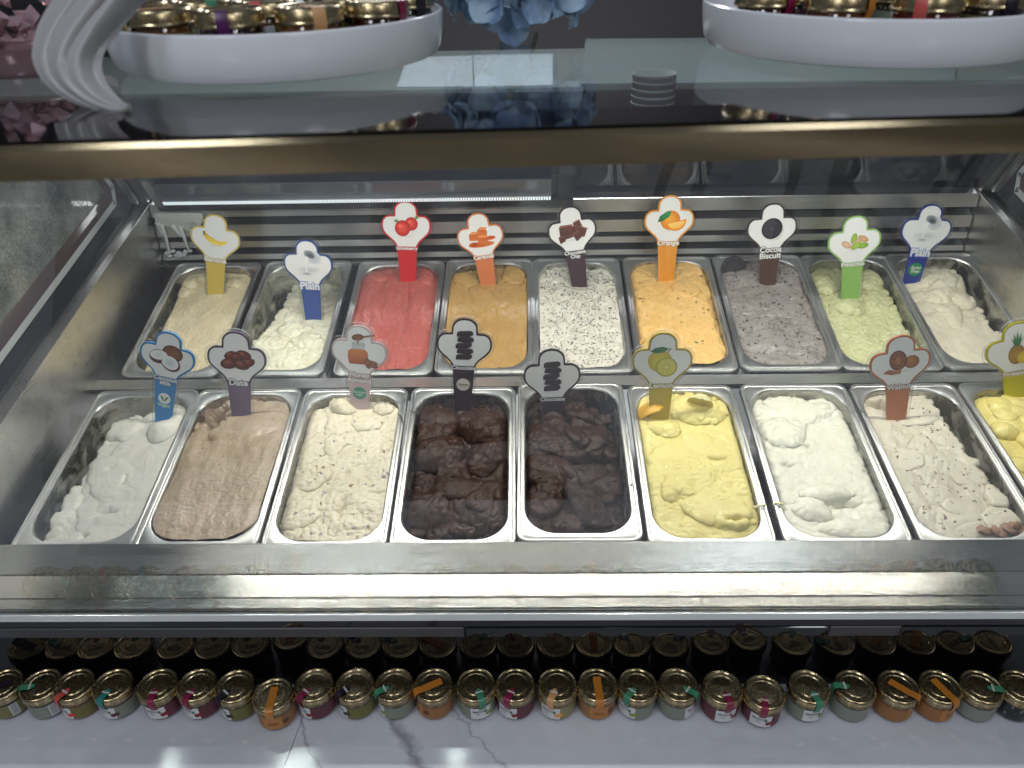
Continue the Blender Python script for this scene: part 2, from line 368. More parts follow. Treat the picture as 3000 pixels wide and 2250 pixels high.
# lamp strip's reflection in the left rear door, modelled as a glowing strip
lx0, lx1 = hit(350, 390, 1, .65)[0], hit(1190, 372, 1, .65)[0]
q = MB(); sA = .048
def pt(x, s, o): return dpt(x, s, o)
def strip(bm, xa, xb, sa, sb, o0, o1, mi=0):
    c = [pt(x, s, o) for o in (o0, o1) for x, s in ((xa, sa), (xb, sa), (xb, sb), (xa, sb))]
    bm.add(c, [(3, 2, 1, 0), (4, 5, 6, 7), (0, 1, 5, 4), (1, 2, 6, 5), (2, 3, 7, 6), (3, 0, 4, 7)], mi)
lamp = MB(); strip(lamp, lx0, lx1, .040, .052, .030, .042); strip(lamp, lx0-.015, lx0-.0003, .036, .11, .026, .044); 
refl_o = lamp.build('door_reflection', pm('refl_profile', (.35, .37, .40), .2, .8), d1)
q = MB(); n = 150
for i in range(n):
    xa = lx0+(lx1-lx0)*i/n; w_ = (lx1-lx0)/n
    strip(q, xa+w_*.18, xa+w_*.82, .042, .049, .0422, .0436)
tag(q.build('refl_beads', pm('refl_bead', (.8, .85, .9), .2, 0, emit=((.85, .94, 1.0), .75)), refl_o), kind='stuff')
q = MB(); strip(q, lx0, lx1, .0525, .085, .030, .034); q.build('refl_band', pm('refl_band', (.10, .11, .13), .12, .3), refl_o)
# front glass, shelf glass, top bar
def slab(bm, p0, p1, t, x0, x1, mi=0):
    d = Vector((0, p1[0]-p0[0], p1[1]-p0[1])).normalized(); nrm = Vector((0, d.z, -d.y))*t
    bm.prism([p0, p1, (p1[0]+nrm.y, p1[1]+nrm.z), (p0[0]+nrm.y, p0[1]+nrm.z)], x0, x1, mi)
SKEW = .050      # the shelf edge runs slightly askew of the rail
def skew(bm, z0=None, z1=None):
    bm.v = [(x, y+SKEW*x*(1 if z0 is None else min(1, max(0, (z-z0)/(z1-z0)))), z) for x, y, z in bm.v]
g = MB(); slab(g, (-.0955, -.030), (-.2855, .600), .005, LX, RXE); skew(g, -.03, .60); g.build('front_pane', GLASS, case)
g = MB(); g.box((LX, -.246, .612), (RXE, .62, .620)); skew(g); g.build('shelf_pane', SHELFGL, case)
g = MB(); g.prism([(-.2985, .6005), (-.2985, .6185), (-.2955, .6215), (-.2472, .6215), (-.2472, .6005)], LX, RXE); skew(g); bar = g.build('top_bar', BRONZE, case)
g = MB(); g.box((LX, -.2945, .6217), (RXE, -.2468, .6235), bev=.0006); skew(g); g.build('black_border', pm('border_gloss', (.004, .003, .003), .05), bar)
# lamp strip over the pans, behind the top bar
LX0, LX1 = -.60, XR-.01
led = MB(); led.prism([(.276, .4625), (.304, .4625), (.304, .478), (.276, .478)], LX0, LX1); led_o = led.build('lamp_strip', STEEL, case)
led2 = MB(); led2.prism([(-.2445, .6005), (-.2285, .6005), (-.2285, .6105), (-.2445, .6105)], XL+.005, XR-.005); skew(led2); led2_o = led2.build('lamp_strip', STEEL, case)
q = MB(); nf = 58
for i in range(nf):
    x = XL+.02+(XR-XL-.04)*(i+.5)/nf
    q.add([(x-.005, -.2415+SKEW*x, .6000), (x+.005, -.2415+SKEW*x, .6000), (x+.005, -.2315+SKEW*x, .6000), (x-.005, -.2315+SKEW*x, .6000)], [(3, 2, 1, 0)])
tag(q.build('lamp_chips', pm('front_lamp_chip', (.9, .9, .9), .4, 0, emit=((1.0, .965, .90), LED_FRONT)), led2_o), kind='stuff')
q = MB(); nled = 57
for i in range(nled):
    x = LX0+.01+(LX1-LX0-.02)*(i+.5)/nled
    q.add([(x-.005, .284, .4620), (x+.005, .284, .4620), (x+.005, .296, .4620), (x-.005, .296, .4620)], [(3, 2, 1, 0)])
tag(q.build('lamp_chips', pm('lamp_chip', (.9, .9, .9), .4, 0, emit=((1.0, .955, .86), LED_POWER)), led_o), kind='stuff')

# ------------------------------------------------------------------ numpy noise
_rng = np.random.RandomState(11); _PERM = np.concatenate([_rng.permutation(512)]*3); _G = _rng.uniform(0, 2*np.pi, 512)
def perlin(x, y, seed=0):
    x = np.asarray(x)+seed*17.31; y = np.asarray(y)+seed*9.17
    xi = np.floor(x).astype(int); yi = np.floor(y).astype(int); xf = x-xi; yf = y-yi
    u = xf*xf*xf*(xf*(xf*6-15)+10); v = yf*yf*yf*(yf*(yf*6-15)+10)
    def g(i, j, dx, dy):
        a = _G[_PERM[(_PERM[(xi+i) & 511]+(yi+j)) & 511]]; return np.cos(a)*dx+np.sin(a)*dy
    n00 = g(0, 0, xf, yf); n10 = g(1, 0, xf-1, yf); n01 = g(0, 1, xf, yf-1); n11 = g(1, 1, xf-1, yf-1)
    return ((n00*(1-u)+n10*u)*(1-v)+(n01*(1-u)+n11*u)*v)*1.5
def fbm(x, y, o=4, seed=0, g=.40):
    g = min(g, .46)
    s = 0; a = 1.0; f = 1.0
    for k in range(o): s = s+a*perlin(x*f, y*f, seed+k*3); a *= g; f *= 2.03
    return s
def ridge(x, y, o=4, seed=0):
    s = 0; a = 1.0; f = 1.0
    for k in range(o): s = s+a*(1-2*np.abs(perlin(x*f, y*f, seed+k*3))); a *= .40; f *= 2.1
    return s
def sst(a, b, t): t = np.clip((t-a)/(b-a), 0, 1); return t*t*(3-2*t)

# ------------------------------------------------------------------ pans
PW, PL = .1745, .325
HW, HL, CY = .0752, .1470, .0012      # half opening
def rr(hw, hl, r, z, n=10, cy=0.0):
    out = []
    for cx, cyy, a0 in ((hw-r, hl-r, 0), (-(hw-r), hl-r, 90), (-(hw-r), -(hl-r), 180), (hw-r, -(hl-r), 270)):
        for k in range(n+1):
            a = R(a0+90*k/n); out.append((cx+r*math.cos(a), cy+cyy+r*math.sin(a), z))
    return out
flange = MB()
def RG(i, z, r=None): return rr(PW/2-i, PL/2-i, max(.004, .017-i) if r is None else r, z)
flange.loft([RG(.0, -.0085), RG(.0, -.0025), RG(.0012, -.0004), RG(.0028, 0), RG(.0042, -.0002), RG(.0052, -.0022), RG(.0062, -.0026), RG(.0074, -.0022), rr(HW+.0035, HL+.0035, .046, -.0020, cy=CY), rr(HW+.0015, HL+.0015, .045, -.0026, cy=CY), rr(HW, HL, .044, -.0050, cy=CY)])
well = MB()
well.loft([rr(HW-.0001, HL-.0001, .044, -.0049, cy=CY), rr(HW-.0012, HL-.0012, .043, -.015, cy=CY), rr(HW-.006, HL-.006, .040, -.085, cy=CY), rr(HW-.010, HL-.010, .036, -.096, cy=CY), rr(HW-.020, HL-.020, .03, -.100, cy=CY)], cap=True)
flange_me = None
def frame_mat(c, ax):   # columns x (right), y (up-slope), z (normal)
    x = Vector(ax[0]).normalized(); y = Vector(ax[1]); y = (y-x*y.dot(x)).normalized(); z = x.cross(y)
    return Matrix(((x.x, y.x, z.x, c[0]), (x.y, y.y, z.y, c[1]), (x.z, y.z, z.z, c[2]), (0, 0, 0, 1)))
FR = [-.7083, -.5387, -.3622, -.1814, -.0041, .1749, .3577, .5454, .7158, .897]; FF = [-.7032, -.5324, -.3612, -.1767, -.0057, .1731, .3534, .5397, .722, .905]
RRr = [-.6959, -.519, -.3287, -.1434, .0243, .2017, .3852, .560, .7325, .8928]; RFf = [-.700, -.5263, -.3306, -.1475, .0245, .1977, .3842, .553, .7304, .902]
rowjit = [0, .0012, -.001, .0006, 0, .001, .0022, -.0008, .0015]
PANS = []
for row in (0, 1):
    fr, rr_ = (FF, FR) if row == 0 else (RFf, RRr); a = A1 if row == 0 else A2; y0, z0 = (.0, .0) if row == 0 else (Y1, Z1)
    for k in range(9):
        xf = (fr[k]+fr[k+1])/2; xr = (rr_[k]+rr_[k+1])/2
        if row == 1 and k == 8: xf, xr = .8178, .8115
        dx = xr-xf; Ld = PL
        sl = (.002 if k == 4 else -.0085) if row == 0 else .002
        c = Vector(((xf+xr)/2, y0+math.cos(a)*(Ld/2+sl), z0+math.sin(a)*(Ld/2+sl)+rowjit[k]*(.6 if row == 0 else 1)))
        PANS.append(frame_mat(c, ((1, -dx/Ld*.9, 0), (dx, Ld*math.cos(a), Ld*math.sin(a)))))

# ------------------------------------------------------------------ ice creams
NX, NY = 112, 216
gx = np.linspace(-1, 1, NX); gy = np.linspace(-1, 1, NY); GX, GY = np.meshgrid(gx, gy)
PX = GX*(HW+.004); PY = GY*(HL+.004)+CY
IDX = np.arange(NX*NY).reshape(NY, NX)
QUADS = np.stack([IDX[:-1, :-1], IDX[:-1, 1:], IDX[1:, 1:], IDX[1:, :-1]], -1).reshape(-1, 4)
def strokes(n, seed, rx, ry, H, ang=0.0, angv=1.0, edge=.22, tilt=.5, yr=(-.14, .14), rag=.35):
    """scooped and spread plates: the highest plate wins, so they overlap with ragged lips"""
    rg = np.random.RandomState(seed); h = np.full(PX.shape, -1.0)
    wx = PX+.0055*fbm(PX*32, PY*32, 3, seed); wy = PY+.0055*fbm(PX*32, PY*32, 3, seed+5)
    for k in range(n):
        cx = rg.uniform(-HW, HW); cy = rg.uniform(*yr); a = ang+rg.normal()*angv; s = rg.uniform(.7, 1.5)
        A = (wx-cx)*math.cos(a)+(wy-cy)*math.sin(a); B = -(wx-cx)*math.sin(a)+(wy-cy)*math.cos(a)
        q = np.sqrt((A/(rx*s))**2+(B/(ry*s))**2)+rag*.16*fbm(PX*70, PY*70, 3, seed+k)
        top = rg.uniform(.2, 1)*H+tilt*H*(A/(rx*s))*rg.uniform(-1, 1)-.25*H*q*q
        h = np.maximum(h, np.where(q < 1+edge, top-(H*1.3)*sst(1-edge, 1+edge, q), -1.0))
    return np.where(h < -.9, -.3*H, h)
def domes(lst, seed=3, wob=.25):
    h = np.full(PX.shape, -1.0)
    w = wob*(fbm(PX*24, PY*24, 3, seed)+.24*ridge(PX*70, PY*70, 3, seed+9))
    for cx, cy, rx, ry, base, H in lst:
        q = np.sqrt(((PX-cx)/rx)**2+((PY-cy)/ry)**2)+w
        h = np.maximum(h, np.where(q < 1, base+H*np.sqrt(np.clip(1-q*q, 0, 1)), -1.0))
    return h
def bowls(h, lst, seed=5, wob=.25):
    w = wob*fbm(PX*50, PY*50, 3, seed)
    for cx, cy, rx, ry, D in lst:
        q = np.sqrt(((PX-cx)/rx)**2+((PY-cy)/ry)**2)+w
        h = h-D*(1-sst(.0, 1.0, q))
    return h
U = (PX/HW); V = (PY-CY)/HL           # -1..1
def gap(h, d, wid=.06, depth=.075, seed=0, rag=.05):
    """d: field, the cream ends where d<0"""
    e = d+rag*fbm(PX*70, PY*70, 4, seed+40)
    return h-depth*(1-sst(0, wid, e))
FLAV = {}
def flavour(k):
    def deco(fn): FLAV[k] = fn; return fn
    return deco
# index 0-8 front row, 9-17 rear row
@flavour(9)
def f_banana():
    h = -.010-.008*(V*.5+.5)+.0022*fbm(PX*30, PY*18, 4, 1)+.0008*ridge(PX*110, PY*90, 3, 2)
    h = np.maximum(h, domes([(-.045, .108, .020, .018, -.022, .018), (-.025, .118, .014, .012, -.018, .018), (.035, .112, .026, .016, -.024, .016), (-.055, .085, .015, .02, -.024, .014)], 4))
    h = h+.0016*ridge(PX*60, PY*60, 4, 8)*sst(.2, .8, V)
    return gap(h-.030*(1-sst(-1.0, -.72, U+.10*V)), np.minimum(U+1.02-.10*sst(0, 1, V), 1.10-V), .10, .03, 1)
@flavour(10)
def f_plain():
    h = -.030-.020*sst(-.3, .9, V)+.016*(1-sst(-.9, .1, V))
    h = np.maximum(h, domes([(.0, -.02, .035, .03, -.035, .016), (-.025, .03, .028, .035, -.045, .014), (.035, -.06, .03, .032, -.026, .015), (-.035, -.075, .035, .035, -.022, .010), (.01, -.105, .05, .03, -.020, .011), (.045, .0, .022, .03, -.045, .012), (-.03, .085, .024, .04, -.058, .018)], 9, .35))
    h = h+.0025*ridge(PX*38, PY*38, 4, 3)+.0012*fbm(PX*120, PY*120, 3, 4)
    return gap(h, U+1.0-.32*sst(-.6, .6, V), .22, .07, 5, .16)
@flavour(11)
def f_strawberry():
    h = -.006-.006*(V*.5+.5)+.0032*fbm(PX*26, PY*9, 4, 21)+.0014*ridge(PX*48, PY*10, 3, 22)+.0006*fbm(PX*160, PY*160, 2, 3)
    h = h-.004*np.exp(-((PX-.020-.004*np.sin(PY*40))/.005)**2)*sst(-.2, .5, V)
    h = np.maximum(h, domes([(-.042, .118, .02, .016, -.016, .012), (.05, .115, .018, .018, -.016, .011)], 4))
    return h-.004*sst(.72, .95, np.abs(U))
@flavour(12)
def f_caramel():
    w = .010*fbm(PX*25, PY*25, 3, 33)
    h = -.006-.008*sst(.2, 1, V)+.0034*fbm(PX*18+2*w*20, PY*8, 3, 31)+.0017*ridge((PX+w)*40, (PY+w)*9, 3, 32)
    h = np.maximum(h, strokes(9, 35, .035, .02, .010, .4, .8, yr=(.04, .13))-.014)
    return gap(h, 1.06-V+.15*U, .08, .03, 3)
@flavour(13)
def f_chip():
    w = .012*fbm(PX*24, PY*24, 3, 43)
    h = -.008-.008*sst(.3, 1, V)+.0040*fbm((PX+w)*26, (PY+w)*26, 4, 41)+.0020*ridge((PX+w*1.5)*50, (PY-w)*28, 4, 42)
    return gap(h, 1.05-V+.1*fbm(PX*30, PY*30, 2, 4), .10, .03, 3)
@flavour(14)
def f_orange():
    h = -.004-.004*V+.0022*fbm(PX*24, PY*24, 4, 51)
    h = np.maximum(h, strokes(16, 52, .040, .028, .009, .2, .9)-.009)+.0008*fbm(PX*110, PY*110, 3, 55)
    return h-.010*sst(.80, 1.0, np.abs(U)+.08*fbm(PX*40, PY*40, 3, 9))
@flavour(15)
def f_cocoa():
    h = -.012+.0044*fbm(PX*22, PY*22, 5, 61, .5)+.0018*ridge(PX*40, PY*40, 4, 62)
    h = np.maximum(h, domes([(-.01, .10, .05, .03, -.016, .014), (.03, .02, .04, .035, -.014, .008), (-.02, -.085, .05, .035, -.014, .012)], 6))+.0010*ridge(PX*130, PY*130, 3, 65)*sst(-.1, .6, fbm(PX*20, PY*20, 2, 66))
    h = bowls(h, [(-.005, -.015, .028, .012, .016), (.030, -.030, .012, .010, .010), (.045, .035, .014, .010, .010), (.012, -.118, .018, .010, .010), (-.045, -.05, .01, .008, .008)], 7, .5)
    return h
@flavour(16)
def f_pistachio():
    h = -.024+.004*sst(-1, .2, -V)+.0035*fbm(PX*26, PY*26, 5, 71, .55)
    h = np.maximum(h, domes([(-.022, .028, .040, .026, -.026, .019), (.035, .040, .034, .036, -.028, .014), (-.045, .095, .030, .03, -.022, .012), (.035, .105, .034, .03, -.022, .014), (-.02, -.08, .06, .05, -.028, .014)], 8, .3))
    h = h+.0016*ridge(PX*75, PY*75, 4, 73)+.0008*fbm(PX*170, PY*170, 2, 4)
    return gap(h, .97-U+.22*(1-sst(-1, -.1, V))-.12*sst(.3, 1, V), .16, .06, 6, .10)
@flavour(17)
def f_plainfree():
    h = -.030+.014*(1-sst(-1, .2, V))+.0022*fbm(PX*20, PY*14, 4, 81)
    h = np.maximum(h, domes([(.018, .095, .045, .036, -.034, .026), (.002, .062, .034, .030, -.034, .022), (.030, .045, .030, .026, -.038, .024), (-.02, .11, .03, .03, -.032, .016), (.0, .015, .028, .05, -.036, .014), (.025, -.03, .03, .05, -.038, .013)], 9, .35))
    h = h+.0026*ridge(PX*36, PY*30, 4, 83)*sst(-.5, .3, V)
    return gap(h, .84-U+.26*(1-sst(-1, .0, V))-.05*sst(.2, .8, V), .16, .07, 8, .12)
@flavour(0)
def f_coconut():
    h = -.016+.010*U-.006*sst(.1, 1, V)+.0020*fbm(PX*22, PY*18, 4, 91)
    h = np.maximum(h, strokes(10, 92, .040, .026, .008, 1.2, .8)-.018)
    h = np.maximum(h, domes([(.052, .085, .030, .042, -.022, .028)], 4, .12))
    h = bowls(h, [(-.01, .0, .012, .010, .007), (-.03, .055, .014, .008, .006), (.015, -.085, .022, .012, .010), (.0, -.125, .016, .008, .007), (.02, -.03, .008, .016, .004)], 3, .5)
    h = gap(h, U+.72-.10*V, .10, .065, 9, .08)
    return gap(h, 1.02-V-.25*(1-sst(-.3, .5, U)), .12, .05, 5, .1)
@flavour(1)
def f_date():
    h = -.006-.004*V+.0034*fbm(PX*16, PY*10, 4, 101)+.0014*ridge(PX*30+4*PY, PY*12, 3, 102)+.0005*fbm(PX*200, PY*200, 2, 3)
    h = np.maximum(h, domes([(.03, .085, .06, .045, -.016, .014)], 4, .2))
    h = bowls(h, [(-.055, .11, .035, .045, .050), (-.04, .055, .016, .012, .010)], 6, .35)
    return gap(h, 1.03-V, .08, .03, 5)-.003*sst(.8, 1, np.abs(U))
@flavour(2)
def f_honey():
    h = -.010+.0034*fbm(PX*30, PY*30, 5, 111, .55)
    h = np.maximum(h, strokes(18, 112, .030, .022, .008, 1.0, 1.2)-.012)
    h = np.maximum(h, domes([(-.018, .122, .020, .018, -.016, .026), (.048, .118, .020, .014, -.018, .020), (.02, .09, .03, .02, -.012, .010)], 4, .35))
    h = bowls(h, [(.012, -.085, .010, .028, .008), (.01, -.02, .008, .02, .005)], 3, .5)+.0012*ridge(PX*90, PY*90, 4, 115)
    h = gap(h, 1.02-V-.12*sst(.2, .9, np.abs(U)), .10, .04, 5, .1)
    return h-.012*(1-sst(-1.0, -.75, U))
@flavour(3)
def f_choc():
    h = np.maximum(-.034, strokes(16, 121, .042, .028, .018, .4, 1.1, .10, .9, rag=.2)-.032)
    h = np.maximum(h, domes([(.036, .088, .038, .034, -.034, .030), (-.038, .100, .036, .028, -.034, .026), (-.034, .036, .042, .040, -.036, .029), (.044, .022, .034, .040, -.036, .028), (.002, -.046, .050, .034, -.038, .028), (.044, -.085, .036, .046, -.038, .026), (-.036, -.082, .042, .040, -.036, .025), (.0, -.122, .05, .026, -.036, .020)], 6, .16))
    w = .010*fbm(PX*22, PY*22, 3, 127)
    h = h+.0026*fbm(PX*26, PY*26, 4, 125)+.0026*ridge((PX+w)*34, (PY+w)*24, 4, 126)+.0020*ridge(PX*95, PY*95, 4, 128)*sst(-.2, .5, fbm(PX*22, PY*22, 2, 129))
    h = gap(h, 1.03-V, .12, .05, 6, .08); return gap(h, 1.0+V-.02, .14, .03, 3, .08)-.012*sst(.82, 1, np.abs(U))
@flavour(4)
def f_choc_plain():
    h = np.maximum(-.036, strokes(26, 131, .034, .022, .018, 1.1, 1.2, .10, 1.0, rag=.25)-.030)
    w = .010*fbm(PX*24, PY*24, 3, 137)
    h = h+.0026*fbm(PX*28, PY*28, 4, 135)+.0026*ridge((PX+w)*36, (PY+w)*28, 4, 136)+.0020*ridge(PX*105, PY*105, 4, 138)*sst(-.2, .5, fbm(PX*22, PY*22, 2, 139))
    h = h-.016*sst(-.1, .9, U)-.010*sst(.3, 1, V)
    return gap(h, 1.02-V-.10*sst(-.2, .8, U), .14, .05, 6, .1)-.010*sst(.84, 1, np.abs(U))
@flavour(5)
def f_lemon():
    h = -.006+.0025*fbm(PX*24, PY*24, 4, 141)
    h = np.maximum(h, strokes(13, 142, .045, .026, .012, .5, .7, .2, .5)-.010)
    h = np.maximum(h, domes([(.015, .105, .055, .030, -.014, .022), (-.04, .072, .035, .026, -.012, .016)], 4, .35))
    h = bowls(h, [(.045, -.115, .028, .008, .012), (-.035, -.075, .018, .012, .009), (.03, .0, .03, .010, .006)], 3, .4)+.0010*ridge(PX*90, PY*90, 4, 146)*sst(-.2, .4, fbm(PX*20, PY*20, 2, 1)+.2)
    return gap(h, 1.04-V-.10*sst(.3, .9, U), .10, .04, 7, .1)-.006*sst(.86, 1, np.abs(U))
@flavour(6)
def f_white():
    h = -.010-.006*sst(.0, 1, V)+.0018*fbm(PX*22, PY*22, 4, 151)
    h = np.maximum(h, domes([(-.035, .060, .036, .034, -.016, .016), (-.01, .11, .07, .03, -.018, .012), (.0, -.065, .045, .014, -.012, .010), (-.035, -.095, .03, .022, -.014, .012), (.02, -.13, .05, .018, -.012, .008), (.05, .03, .04, .07, -.018, .009)], 9, .30))
    h = bowls(h, [(.012, -.085, .04, .014, .010), (-.005, .03, .012, .008, .005), (-.045, -.01, .016, .008, .006)], 3, .4)+.0008*ridge(PX*80, PY*80, 3, 155)
    return gap(h, 1.02-V, .10, .04, 5, .06)-.008*sst(.80, 1, np.abs(U)+.06*fbm(PX*50, PY*50, 3, 3))
@flavour(7)
def f_walnut():
    h = -.014+.0034*fbm(PX*24, PY*24, 4, 161)+.0014*ridge(PX*40, PY*26, 4, 162)
    h = np.maximum(h, strokes(16, 163, .036, .020, .009, .2, .8, .15, .6)-.014)
    h = bowls(h, [(-.03, .125, .04, .02, .03)], 2, .3)
    return gap(h, .97-U-.34*sst(-.7, .9, V)+.02*V, .13, .06, 9, .10)
@flavour(8)
def f_pineapple():
    h = -.014+.003*fbm(PX*30, PY*30, 4, 171)
    rg = np.random.RandomState(5)
    h = np.maximum(h, domes([(rg.uniform(-.06, .06), rg.uniform(-.12, .125), rg.uniform(.014, .026), rg.uniform(.014, .024), -.016, rg.uniform(.010, .018)) for _ in range(34)], 6, .25))
    return gap(h, 1.03-V, .1, .04, 4, .08)

SPEC = {  # base colour, second tint, roughness, specks (colour, scale, threshold), residue on the pan walls
 9: ((.80, .69, .46), (.70, .58, .36), .38, None, .5), 10: ((.86, .83, .66), (.78, .73, .50), .36, None, .8), 11: ((.51, .135, .115), (.40, .09, .078), .26, ((.22, .02, .02), 420, .70), .5),
 12: ((.50, .31, .11), (.39, .22, .06), .24, None, .5), 13: ((.74, .71, .62), (.64, .60, .50), .34, None, .6), 14: ((.82, .53, .19), (.74, .42, .12), .40, ((.55, .28, .07), 160, .76), .4),
 15: ((.32, .288, .268), (.18, .16, .148), .28, ((.035, .03, .035), 150, .66), .6), 16: ((.63, .63, .36), (.52, .51, .25), .45, ((.34, .36, .10), 260, .70), .6), 17: ((.86, .80, .64), (.80, .70, .50), .33, None, .7),
 0: ((.82, .795, .72), (.74, .71, .63), .45, None, .8), 1: ((.46, .36, .265), (.37, .28, .195), .24, ((.20, .11, .06), 260, .70), .5), 2: ((.76, .69, .52), (.66, .58, .41), .42, ((.26, .22, .24), 62, .70), .5),
 3: ((.042, .018, .011), (.022, .009, .006), .36, None, .5), 4: ((.040, .018, .012), (.020, .009, .006), .40, None, .5), 5: ((.80, .69, .27), (.72, .59, .17), .46, None, .6),
 6: ((.80, .785, .66), (.72, .70, .55), .27, None, .5), 7: ((.70, .65, .525), (.60, .535, .42), .27, ((.20, .14, .12), 110, .69), .6), 8: ((.86, .74, .27), (.80, .64, .16), .32, None, .5)}
def cream_mat(k):
    c, c2, ro, sp, _ = SPEC[k]; c2 = tuple((a+b)/2 for a, b in zip(c, c2))
    m = pm('ice_cream_%d' % k, c, ro); nt = m.node_tree; b = nt.nodes['Principled BSDF']
    n = tex_noise(nt, 40, 6, .6, None, .4); r = ramp(nt, n.outputs['Fac'], [(.32, c2), (.60, c)]); col = r.outputs['Color']
    if sp:
        n2 = tex_noise(nt, sp[1], 3, .55, None, .6); r2 = ramp(nt, n2.outputs['Fac'], [(sp[2]-.04, g3(0)), (sp[2], g3(1))])
        mx = node(nt, 'ShaderNodeMix', data_type='RGBA'); link(nt, r2.outputs['Color'], mx.inputs['Factor']); link(nt, col, mx.inputs[6]); mx.inputs[7].default_value = (*sp[0], 1); col = mx.outputs[2]
    link(nt, col, b.inputs['Base Color'])
    n3 = tex_noise(nt, 28, 4, .6); r3 = ramp(nt, n3.outputs['Fac'], [(.38, g3(max(.10, ro-.20))), (.66, g3(ro+.10))]); link(nt, r3.outputs['Color'], b.inputs['Roughness'])
    n4 = tex_noise(nt, 520, 3, .6); n6 = tex_noise(nt, 1500, 2, .6)
    ad = node(nt, 'ShaderNodeMath', operation='MULTIPLY_ADD'); ad.inputs[1].default_value = .35; link(nt, n6.outputs['Fac'], ad.inputs[0]); link(nt, n4.outputs['Fac'], ad.inputs[2])
    bp = node(nt, 'ShaderNodeBump'); bp.inputs['Strength'].default_value = .55; bp.inputs['Distance'].default_value = .0009
    link(nt, ad.outputs[0], bp.inputs['Height']); link(nt, bp.outputs['Normal'], b.inputs['Normal'])
    b.inputs['Specular IOR Level'].default_value = .5 if max(c) > .2 else .24
    b.inputs['Subsurface Weight'].default_value = .12 if max(c) > .3 else 0.0; b.inputs['Subsurface Scale'].default_value = .004; b.inputs['Subsurface Radius'].default_value = (1, .7, .45)
    return m
def residue_mat(k):
    c, c2, ro, sp, amt = SPEC[k]
    m = pm('pan_well_%d' % k, (.45, .45, .44), .3, 1.0); nt = m.node_tree; b = nt.nodes['Principled BSDF']
    n = tex_noise(nt, 26, 6, .62, (1, 1, 1.6), .8); f = ramp(nt, n.outputs['Fac'], [(.60-.18*amt, g3(0)), (.80-.14*amt, g3(.85))])
    mx = node(nt, 'ShaderNodeMix', data_type='RGBA'); link(nt, f.outputs['Color'], mx.inputs['Factor']); mx.inputs[6].default_value = (.50, .50, .48, 1); mx.inputs[7].default_value = (*[.85*q for q in c], 1); link(nt, mx.outputs[2], b.inputs['Base Color'])
    inv = node(nt, 'ShaderNodeMath', operation='SUBTRACT'); inv.inputs[0].default_value = 1.0; link(nt, f.outputs['Color'], inv.inputs[1]); link(nt, inv.outputs[0], b.inputs['Metallic'])
    ro_ = node(nt, 'ShaderNodeMath', operation='MULTIPLY_ADD'); ro_.inputs[1].default_value = .2; ro_.inputs[2].default_value = .27; link(nt, f.outputs['Color'], ro_.inputs[0]); link(nt, ro_.outputs[0], b.inputs['Roughness'])
    return m
NAMES = {0: 'coconut milk', 1: 'date', 2: 'honey almond', 3: 'chocolate with the round badge', 4: 'plain chocolate', 5: 'lemon', 6: 'white', 7: 'walnut', 8: 'pineapple',
         9: 'banana', 10: 'plain', 11: 'strawberry', 12: 'caramel', 13: 'chocolate chip', 14: 'orange', 15: 'cocoa biscuit', 16: 'pistachio', 17: 'sugar free plain'}
PANLAB = {0: 'stainless pan of white coconut ice cream at the front left corner, inner wall smeared white', 1: 'stainless pan holding wet light brown date ice cream in the front row', 2: 'stainless pan of cream coloured honey almond ice cream in the front row',
 3: 'stainless pan of chocolate ice cream under the sign with a round badge', 4: 'stainless pan of chocolate ice cream under the lower sign without a badge', 5: 'stainless pan of pale yellow lemon ice cream behind the front rail', 6: 'front row stainless pan of white ice cream that has no sign', 7: 'stainless pan of walnut ice cream with a bare right inner wall', 8: 'stainless pan of yellow pineapple ice cream cut off at the right edge',
 9: 'rear row stainless pan of beige banana ice cream beside the left wall', 10: 'rear row stainless pan of hollowed plain white ice cream under the upright blue sign', 11: 'rear row stainless pan filled with pink strawberry ice cream', 12: 'rear row stainless pan filled with golden brown caramel ice cream', 13: 'rear row stainless pan of white ice cream full of black chocolate flakes', 14: 'rear row stainless pan heaped with orange ice cream', 15: 'rear row stainless pan of grey cocoa biscuit ice cream', 16: 'rear row stainless pan of green pistachio ice cream', 17: 'rear row stainless pan of white ice cream under the tilted sugar free sign'}
CRLAB = {0: 'smooth white coconut ice cream with one round scoop by the blue sign', 1: 'glossy light brown date ice cream with a hollow at its rear left', 2: 'cream coloured honey almond ice cream with greyish fruit bits', 3: 'dark chocolate ice cream in big smooth lumps under the badge sign', 4: 'dark rough chocolate ice cream sloping down to the right', 5: 'pale yellow lemon ice cream with deep spatula ridges', 6: 'wet white ice cream without a sign, between lemon and walnut', 7: 'off white walnut ice cream with brown nut bits', 8: 'lumpy bright yellow pineapple ice cream at the right edge',
 9: 'beige banana ice cream with a ragged lump behind the yellow sign', 10: 'creamy white plain ice cream scooped low around the blue sign', 11: 'smooth pink strawberry ice cream with tiny dark seeds', 12: 'golden brown caramel ice cream with glossy folds', 13: 'white ice cream crowded with short black chocolate flakes', 14: 'orange ice cream with a few green and brown bits', 15: 'greyish cocoa ice cream with black biscuit crumbs', 16: 'pale green pistachio ice cream with a lump before its sign', 17: 'white ice cream in folds beside the tilted blue sugar free sign'}
